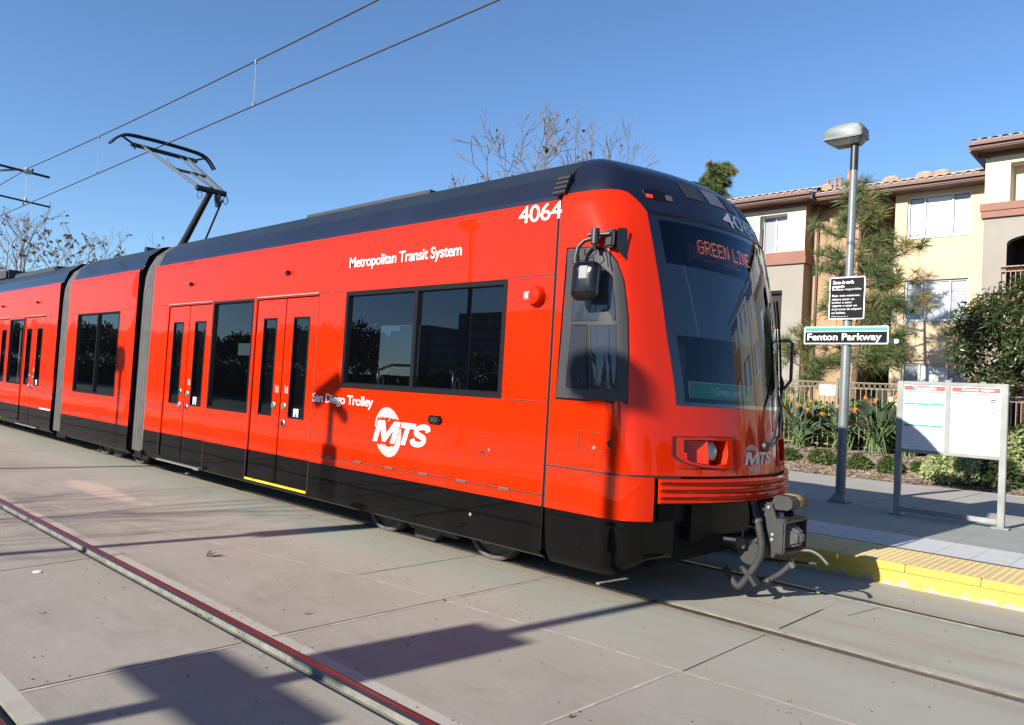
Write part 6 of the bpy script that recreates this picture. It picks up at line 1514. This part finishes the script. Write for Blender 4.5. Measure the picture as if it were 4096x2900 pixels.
# broad dark tree with rusty shoots and pink flowers at the right
def dark_tree():
    x, y = .42, 11.4; z = bedz(x, y); r = random.Random(51)
    t = thing('flowering_tree', 'round dark leafy tree with pinkish blossoms at the right edge', 'tree', (x, y, z))
    mb = MB()
    tips = []
    mb.tube([(x, y, z), (x-.05, y, z+.9), (x-.1, y, 2.1)], [.10, .085, .06], 10, caps=False)
    for k in range(16):
        a = r.uniform(0, 6.28); e = r.uniform(.1, 1.1); L = r.uniform(.7, 1.35); p = Vector((x-.08, y, r.uniform(1.75, 2.3)))
        m = p+Vector((math.cos(a)*L*.5, math.sin(a)*L*.45, e*.5)); q = p+Vector((math.cos(a)*L, math.sin(a)*L*.9, e*1.1)); mb.tube([p, m, q], [.035, .02, .008], 6, caps=False); tips.append(q)
    mb.build('trunk', MT['bark'], t, smooth='all', fix=False)
    cr = MB(); lob = []
    for k in range(76):
        d = rdir(r, -.75); c = Vector((x+d.x*1.52, y+d.y*1.4, 2.98+d.z*1.10)); lob.append((c, r.uniform(.30, .52)))
    for c, rad in lob:
        for i in range(230):
            d = rdir(r); p = c+d*rad*(r.random()**.5)
            u = r.random(); cr.cur = 0 if u < .90 else (1 if u < .965 else 2)
            s = r.uniform(.7, 1.2)*(1 if cr.cur < 2 else .7); leaf(cr, p, (d*.7+rdir(r)*.8), rdir(r, 0), .115*s, .042*s, .2, 2)
    for i in range(3200):
        d = rdir(r, -.6)*r.uniform(.6, 1.25); p = Vector((x+d.x*.95, y+d.y*.9, 3.1+d.z*.85)); cr.cur = 0; leaf(cr, p, rdir(r), rdir(r), .15, .07, .2, 2)
    cr.build('crown', [LM['dark'], LM['rust'], LM['pink']], t, fix=False)
dark_tree()

# pines ------------------------------------------------------------------
def tuft(mb, p, d, r, n=46, L=.30, w=.0075):
    d = d.normalized()
    for i in range(n):
        v = (d*r.uniform(.15, 1.1)+rdir(r)*1.05).normalized(); l = L*r.uniform(.45, 1.15); s = v.cross(rdir(r)); 
        if s.length < 1e-4: continue
        s = s.normalized()*w; tip = p+v*l-Vector((0, 0, l*l*.35)); mid = p+v*l*.55
        mb.add([(p-s)[:], (p+s)[:], (mid+s*.9)[:], tip[:], (mid-s*.9)[:]], [(0, 1, 2, 3, 4)])
def pine(x, y, zg, label, branches, lean=(0, 0), top=7.3, seed=1, tn=46, tl=.30, tw=.0075, tm=1.0, group='pines in front of the apartment block'):
    r = random.Random(seed); t = thing('pine_tree', label, 'tree', (x, y, zg), group)
    tk, br, nd, ny = MB(), MB(), MB(), MB()
    P = [Vector((x+lean[0]*f+.05*math.sin(f*9+seed), y+lean[1]*f, zg+(top-zg)*f)) for f in lin(0, 1, 8)]
    tk.tube(P, [.095*(1-f*.85)+.008 for f in lin(0, 1, 8)], 8, caps=False)
    def at(z):
        f = (z-zg)/(top-zg); f = max(0, min(1, f)); i = min(7, int(f*8)); u = f*8-i; return P[i].lerp(P[i+1], u)
    for (z, dx, dz, dy, nt) in branches:
        nt = int(nt*tm)
        a = at(z); e = a+Vector((dx, dy, dz)); m = a.lerp(e, .5)-Vector((0, 0, .06+.05*abs(dx)))
        br.tube([a, m, e], [.026, .017, .009], 6, caps=False)
        for k in range(nt):
            f = .22+.78*(k+1)/nt; q = a.lerp(m, f*2) if f < .5 else m.lerp(e, f*2-1)
            off = Vector((r.gauss(0, .15), r.gauss(0, .20), r.uniform(-.10, .26))) if k < nt-1 else Vector((0, 0, 0)); q2 = q+off
            br.tube([q, q2], [.008, .006], 4, caps=False)
            dd = ((e-a).normalized()*.8+Vector((r.uniform(-.4, .4), r.uniform(-.5, .3), r.uniform(.15, .8))))
            tuft(ny if r.random() < .12 else nd, q2, dd, r, int(tn*r.uniform(.7, 1.2)), tl*r.uniform(.8, 1.15), tw)
    tk.build('trunk', MT['pinebark'], t, smooth='all', fix=False); br.build('branches', MT['pinebark'], t, smooth='all', fix=False)
    nd.build('needles', LM['pine'], t, fix=False)
    if ny.v: ny.build('dry_needles', LM['pinedry'], t, fix=False)
r = random.Random(77)
BR = [(6.9, .03, .45, 0, 4), (6.6, -.30, .40, -.1, 4), (6.6, .30, .35, -.1, 4), (6.2, -.42, .25, .1, 5), (6.2, .50, .30, -.2, 6), (5.9, -1.15, .55, -.1, 5), (5.7, .75, .15, .0, 7), (5.55, -.9, .0, -.2, 6), (5.3, 1.45, .35, -.1, 7), (5.2, .55, -.1, -.4, 7), (5.05, -1.05, .15, .1, 6), (4.9, .85, -.25, -.3, 7), (4.75, 1.2, .10, .2, 6),
      (4.6, -.65, -.1, -.3, 5), (4.3, .9, -.15, -.3, 7), (4.2, 1.35, .05, .0, 7), (4.0, -.85, .2, -.1, 6), (3.9, .45, -.2, -.4, 6), (3.6, 1.0, -.2, -.2, 6), (3.3, 1.1, -.35, .0, 7), (3.2, -1.0, .1, -.2, 6), (3.0, .6, -.3, -.3, 6), (2.9, -.8, -.15, .0, 5), (2.7, 1.0, .1, -.2, 6)]
pine(-4.15, 14.2, .55, 'open sparse pine with long needle tufts in front of the tan balconies', BR, top=7.25, seed=3, tn=60, tl=.40, tw=.0042, tm=2.3)
BR2 = [(2.0+.32*k, r.choice((-1, 1))*r.uniform(.4, 1.0), r.uniform(.0, .35), r.uniform(-.5, .4), 5) for k in range(8)]
pine(-5.45, 14.0, .55, 'small pine beside the nose of the trolley in front of the grey wall', [(1.6, -.5, .3, -.2, 5), (1.9, .5, .5, -.1, 5), (2.2, .3, .45, -.3, 5), (2.4, .75, .35, -.1, 5), (2.6, -.6, .5, .0, 5), (2.9, .35, .5, -.2, 5), (3.1, .05, .5, 0, 4), (2.9, -.35, .4, -.3, 4)], top=3.4, seed=9, tn=56, tl=.38, tw=.0042, tm=2.2)
BR3 = []
for k in range(46):
    f = k/46; z = 5.0+6.1*f; w = 1.55*(1-f)**.7+.25; a = r.uniform(0, 6.28); BR3.append((z, math.cos(a)*w*.8, r.uniform(.0, .5), math.sin(a)*w*.8, 8))
pine(-12.5, 22.0, .3, 'dense green pine rising behind the trolley roof', BR3, top=11.3, seed=5, tn=170, tl=.34, tw=.011, tm=1.3)

# bare winter trees -------------------------------------------------------
def bare_tree(name, label, base, H, seed, leaves=0, balls=0, spread=.55, trunk=.18, depth=6, mat='palebark', lean=(0, 0), leafsize=.16, group=None, start=.32, thin=.0, kk=(2, 2, 3)):
    r = random.Random(seed); t = thing(name, label, 'tree', base, group); mb = MB(); tips = []
    def grow(p, d, L, rad, lev):
        n = 3; pts = [p]; q = p; dd = d
        for i in range(n):
            dd = (dd+rdir(r)*.16+Vector((0, 0, .05))).normalized(); q = q+dd*(L/n); pts.append(q)
        rr = [rad*(1-.38*i/n) for i in range(n+1)]
        mb.tube(pts, [max(x, .0045+thin) for x in rr], 9 if lev == 0 else (6 if lev < 3 else 4), caps=False)
        if lev >= depth: tips.append((q, dd)); return
        if lev >= depth-2:
            tips.append((pts[2], dd))
        k = r.choice(kk) if lev else 4
        for i in range(k):
            s = rdir(r); s = (s-dd*s.dot(dd)).normalized()
            nd = (dd*(1.0 if i == 0 else .75)+s*spread*r.uniform(.6, 1.5)+Vector((0, 0, .10))).normalized()
            st = q if i < 2 else pts[2]
            grow(st, nd, L*r.uniform(.62, .86), rad*.62*(1 if i == 0 else r.uniform(.65, .95)), lev+1)
    b = Vector(base); L0 = H*start
    grow(b, Vector((lean[0], lean[1], 1)).normalized(), L0, trunk, 0)
    mb.build('trunk', MT[mat], t, smooth='all', fix=False)
    if leaves:
        lf = MB()
        for i in range(leaves):
            p, d = r.choice(tips)
            for k in range(r.choice((1, 1, 2, 3))): leaf(lf, p+rdir(r)*.06, (rdir(r)+Vector((0, 0, -.7))), rdir(r), leafsize*r.uniform(.6, 1.2), leafsize*.7*r.uniform(.6, 1.2), r.uniform(.2, .8), 3)
        lf.build('dead_leaves', LM['brownleaf'], t, fix=False)
    if balls:
        bl = MB(); bl.lathe([(.0, -.05), (.035, -.035), (.05, 0), (.035, .035), (.0, .05)], (0, 0, 0), 'z', 8); sb0 = None
        for i in range(balls):
            p, d = r.choice(tips); at_ = p-b+Vector((r.gauss(0, .05), 0, -.12))
            if sb0 is None: sb0 = bl.build('seed_ball', MT['seedball']); o = sb0
            else: o = sb0.copy(); COL.objects.link(o)
            o.parent = t; o.location = at_
    return t
SG = 'bare sycamores behind the trolley'
bare_tree('bare_tree', 'bare sycamore with seed balls above the middle of the trolley roof', (-17.3, 14.0, .2), 9.8, 104, 70, 34, .52, .22, 7, lean=(.03, 0), group=SG, thin=.0085, kk=(2, 3, 3))
bare_tree('bare_tree', 'bare fine-twigged sycamore top above the navy cab roof', (-13.4, 14.5, .2), 8.9, 212, 46, 14, .50, .17, 7, lean=(.0, 0), group=SG, thin=.002, kk=(2, 2, 3, 3))
LG = 'leafless trees far left behind the trolley'
bare_tree('bare_tree', 'tall thin leafless tree with few brown leaves at far left', (-44.2, 6.0, 0), 9.6, 33, 90, 0, .42, .15, 6, 'bark', leafsize=.17, group=LG, thin=.004)
bare_tree('bare_tree', 'bushy leafless tree with many brown leaves left of the pantograph', (-41.8, 7.0, 0), 8.7, 35, 300, 0, .55, .16, 6, 'bark', leafsize=.20, group=LG, thin=.004)
bare_tree('bare_tree', 'low leafless tree at the left edge above the rear roof', (-46.0, 5.0, 0), 6.9, 37, 200, 0, .6, .13, 6, 'bark', leafsize=.18, group=LG, thin=.005)
bare_tree('bare_tree', 'leafless treetop just left of the pantograph foot', (-35.9, 8.0, 0), 7.0, 38, 90, 0, .6, .12, 6, 'bark', leafsize=.18, group=LG, thin=.003)

# dry leaves and litter on the slab ---------------------------------------
def litter(x, y, L, seed, label, mat='brownleaf', name='dry_leaf', z=.004, group='dry leaves on the concrete'):
    r = random.Random(seed); mb = MB(); a = r.uniform(0, 6.28)
    p = Vector((x, y, z)); d = Vector((math.cos(a), math.sin(a), .15)); leaf(mb, p, d, Vector((0, 0, 1)), L, L*.55, -.25, 3); leaf(mb, p+Vector((.01, .01, 0)), Vector((math.cos(a+1.2), math.sin(a+1.2), .5)), Vector((0, 0, 1)), L*.7, L*.4, -.3, 3)
    o = mb.build(name, LM[mat] if mat in LM else MT[mat], fix=False); rebase(o, (x, y, 0)); tag(o, label, 'leaf' if name == 'dry_leaf' else 'litter', group)
litter(-3.55, -2.82, .10, 1, 'curled brown leaf on the slab left of the sign shadows')
litter(-1.72, -3.02, .04, 2, 'small brown leaf next to the cross joint')
litter(-2.05, -3.56, .05, 5, 'brown crumb caught beside the polished foreground rail')
litter(-2.62, -4.28, .03, 6, 'dark speck of leaf on the foreground slab at lower left')
litter(.40, -2.9, .03, 8, 'flat sliver of leaf on the slab at lower right')
mb = MB(); mb.prism([(-3.70+.035*math.cos(t)*(1+.2*math.sin(3*t)), -4.02+.028*math.sin(t)) for t in lin(0, 5.9, 12)], 'z', .001, .006); o = mb.build('paper_scrap', MT['poster']); rebase(o, (-3.7, -4.02, 0)); tag(o, 'white paper scrap on the slab at left', 'litter')
r = random.Random(8); mb = MB()
for i in range(1300):
    x = r.uniform(-7, 3.2); y = r.uniform(-4.7, 1.4) if i % 3 == 0 else r.choice((-.80, -.68, .70, -3.55, -3.40, -1.95))+abs(r.gauss(0, .06))*r.choice((-1, 1)); s = r.uniform(.002, .0075)*(.8 if i % 3 else 1.1); mb.add([(x-s, y-s*.6, .002), (x+s*.8, y-s*.7, .002), (x+s, y+s*.5, .002), (x-s*.7, y+s*.8, .002), (x, y, .002+s*.8)], [(0, 1, 4), (1, 2, 4), (2, 3, 4), (3, 0, 4)])
o = mb.build('grit', M('dark_grit', (.12, .09, .07), rough=.95, noise=(3, .8)), fix=False); o['kind'] = 'stuff'
# ------------------------------------------------------------------ the side behind the photographer (casts the shadows and stands in the reflections)
lamp_post(-1.56, -9.60, 'lamp post with two signs on the near platform, seen only as shadow and reflection', facing=1)
board_sign('station_sign', 'station name sign on the near platform behind the photographer', 'sign', -2.13, -.95, 2.492, 2.752, -9.515, 1, .018, paint_station, 'station name signs')
board_sign('fare_sign', 'fare zone sign on the near platform behind the photographer', 'sign', -1.81, -1.30, 2.853, 3.475, -9.515, 1, .016, paint_fare, 'fare zone signs')
lamp_post(-10.9, -9.60, 'lamp post on the near platform facing the short middle section', facing=1)
t = thing('unseen_post', 'unseen post with panel and hood shaped after its shadow on the near platform beside the front doors', 'post', (-5.10, -9.6, PZ))  # out of view, parts shaped to throw the shadow on the trolley side
mb = MB(); mb.tube([(-5.10, -9.6, PZ), (-5.10, -9.6, 5.3)], .058, 14); mb.build('pole', MT['post'], t, smooth=True)
mb = MB(); mb.bbox(-5.22, -4.95, -9.66, -9.54, 3.6, 4.80, .01); mb.build('side_panel', MT['post'], t)
mb = MB(); mb.bbox(-.27, .27, -.10, .10, -.075, .075, .03); mb.xf(Matrix.Translation((-5.20, -9.6, 5.36)) @ Matrix.Rotation(R(-28), 4, 'Y')); mb.build('hood', MT['lampgrey'], t)
mb = MB(); mb.bbox(-.17, .15, -.08, .08, -.06, .06, .03); mb.xf(Matrix.Translation((-4.93, -9.6, 5.16)) @ Matrix.Rotation(R(32), 4, 'Y')); mb.build('camera', MT['lampgrey'], t)
OB = thing('office_building', 'pale stepped office building mirrored in the front side windows', 'building', (-50, -46, 0))
MT['office'] = M('office_panels', (.34, .34, .34), rough=.8, noise=(1, .1)); MT['officeglass'] = M('office_glass', (.05, .06, .08), rough=.1, coat=1.)
def block(x0, x1, y0, y1, h, n):
    mb = MB(); mb.box(x0, x1, y0, y1, 0, h); w = mb.build('wall', MT['office'], OB)
    mb = MB()
    for k in range(n):
        z = .9+k*(h-1.2)/n; mb.box(x0+.8, x1-.8, y1, y1+.05, z, z+(h-1.2)/n*.45)
    mb.build('window_band', MT['officeglass'], w)
block(-49.6, -38, -54, -45, 8.45, 8); block(-54.3, -49.5, -53, -45.5, 6.95, 6); block(-58.5, -54.2, -53, -45.2, 7.45, 6); block(-61, -58.4, -53, -46, 7.0, 5)
# leafy trees and hedge in the reflected skyline; one crown mesh for each kind, copied
def leafy_tree(label, x, y, H, Wd, seed, kind='leafy_tree', n=1500, group='trees behind the photographer', trunkh=.3, L=.55):
    r = random.Random(seed); t = thing(kind, label, 'tree', (x, y, 0), group)
    mb = MB(); mb.tube([(x, y, 0), (x+.1, y, H*.35), (x, y, H*.7)], [.22, .16, .08], 8, caps=False)
    for k in range(6):
        a = k*1.05; mb.tube([(x, y, H*.3), (x+math.cos(a)*Wd*.3, y+math.sin(a)*Wd*.3, H*.55)], [.09, .03], 6, caps=False)
    mb.build('trunk', MT['bark'], t, smooth='all', fix=False)
    cr = MB(); lob = []
    for k in range(16): d = rdir(r, -.5); lob.append((Vector((x+d.x*Wd*.36, y+d.y*Wd*.36, H*(trunkh+(1-trunkh)/2)+d.z*H*(1-trunkh)*.36)), r.uniform(.18, .30)*Wd))
    for c, rad in lob:
        for i in range(n//16):
            d = rdir(r); leaf(cr, c+Vector((d.x*rad, d.y*rad, d.z*rad*.8))*(r.random()**.4), d+rdir(r)*.6, rdir(r), L*r.uniform(.6, 1.2), L*.55*r.uniform(.6, 1.2), .2, 2)
    cr.build('crown', LM['tree'], t, fix=False); return t
LT = [leafy_tree('leafy tree in the reflected skyline', -64, -44, 7.4, 5.5, 61), leafy_tree('leafy tree in the reflected skyline', -70, -40, 6.6, 7, 62), leafy_tree('cypress in the reflected skyline', -57, -30, 6.4, 1.7, 63, 'cypress', 1200, 'cypresses behind the photographer', .05, .3)]
r = random.Random(3)
x = -66
while x > -240:
    s = LT[r.choice((0, 1))]; k = r.uniform(.78, 1.02)*(1+max(0, -x-100)*.0042)
    o = dup(s, (x, -46+r.uniform(-3, 3), 0), 'leafy tree in the reflected skyline'); o.scale = (1.1*k, 1.1*k, k); o.rotation_euler = (0, 0, r.uniform(0, 6)); x -= r.uniform(2.6, 4.6)
for x, s in ((-26, 1.3), (-14, 1.0), (-4, 1.1), (10, 1.25), (22, 1.0), (-34, .9)):
    o = dup(LT[r.choice((0, 1))], (x, -42+r.uniform(-3, 3), 0), 'leafy tree in the reflected skyline'); o.scale = (s, s, s*.75)
o = dup(LT[2], (-52.5, -30, 0), 'cypress in the reflected skyline'); o.scale = (1, 1, .97)
mb = MB(); r = random.Random(6)
for i in range(9000):
    x = r.uniform(-120, 30); y = -24+r.gauss(0, 1.0); z = r.uniform(0, 2.5+.5*math.sin(x*.7)); leaf(mb, Vector((x, y, z)), rdir(r, -.2)+Vector((0, .6, 0)), rdir(r), r.uniform(.3, .6), r.uniform(.2, .35), .2, 2)
t = thing('hedge', 'long hedge behind the photographer mirrored low in the windows', 'hedge', (-45, -24, 0)); mb.build('foliage', LM['tree'], t, fix=False)
mb = MB(); mb.box(-120, 30, -24.6, -23.6, 0, 2.0); mb.build('shade_core', M('hedge_inner', (.012, .016, .008), rough=1), t)  # dark filler box, its colour standing for shade behind the leaves
# bare tree whose twigs draw the fine shadows on the doors and slab
bare_tree('bare_tree', 'bare tree behind the near platform throwing twig shadows', (-6.2, -12.6, .0), 7.0, 71, 0, 0, .5, .09, 5, 'bark')

# dark trees further along the bed, outside the frame but mirrored in the nose of the trolley
for o in list(bpy.data.objects):
    if o.name == 'flowering_tree':
        for x, y, k in ((5.0, 12.4, .62), (8.4, 12.6, .7), (13.0, 12.4, .75), (18, 11.5, .9), (23, 8, 1.0), (27, 3, 1.1), (30, -3, 1.3)):
            c = dup(o, (x, y, .3), 'round dark leafy tree further along the bed beyond the right edge of the photo', 'dark trees along the bed'); c.scale = (k, k, k); c.rotation_euler = (0, 0, x)
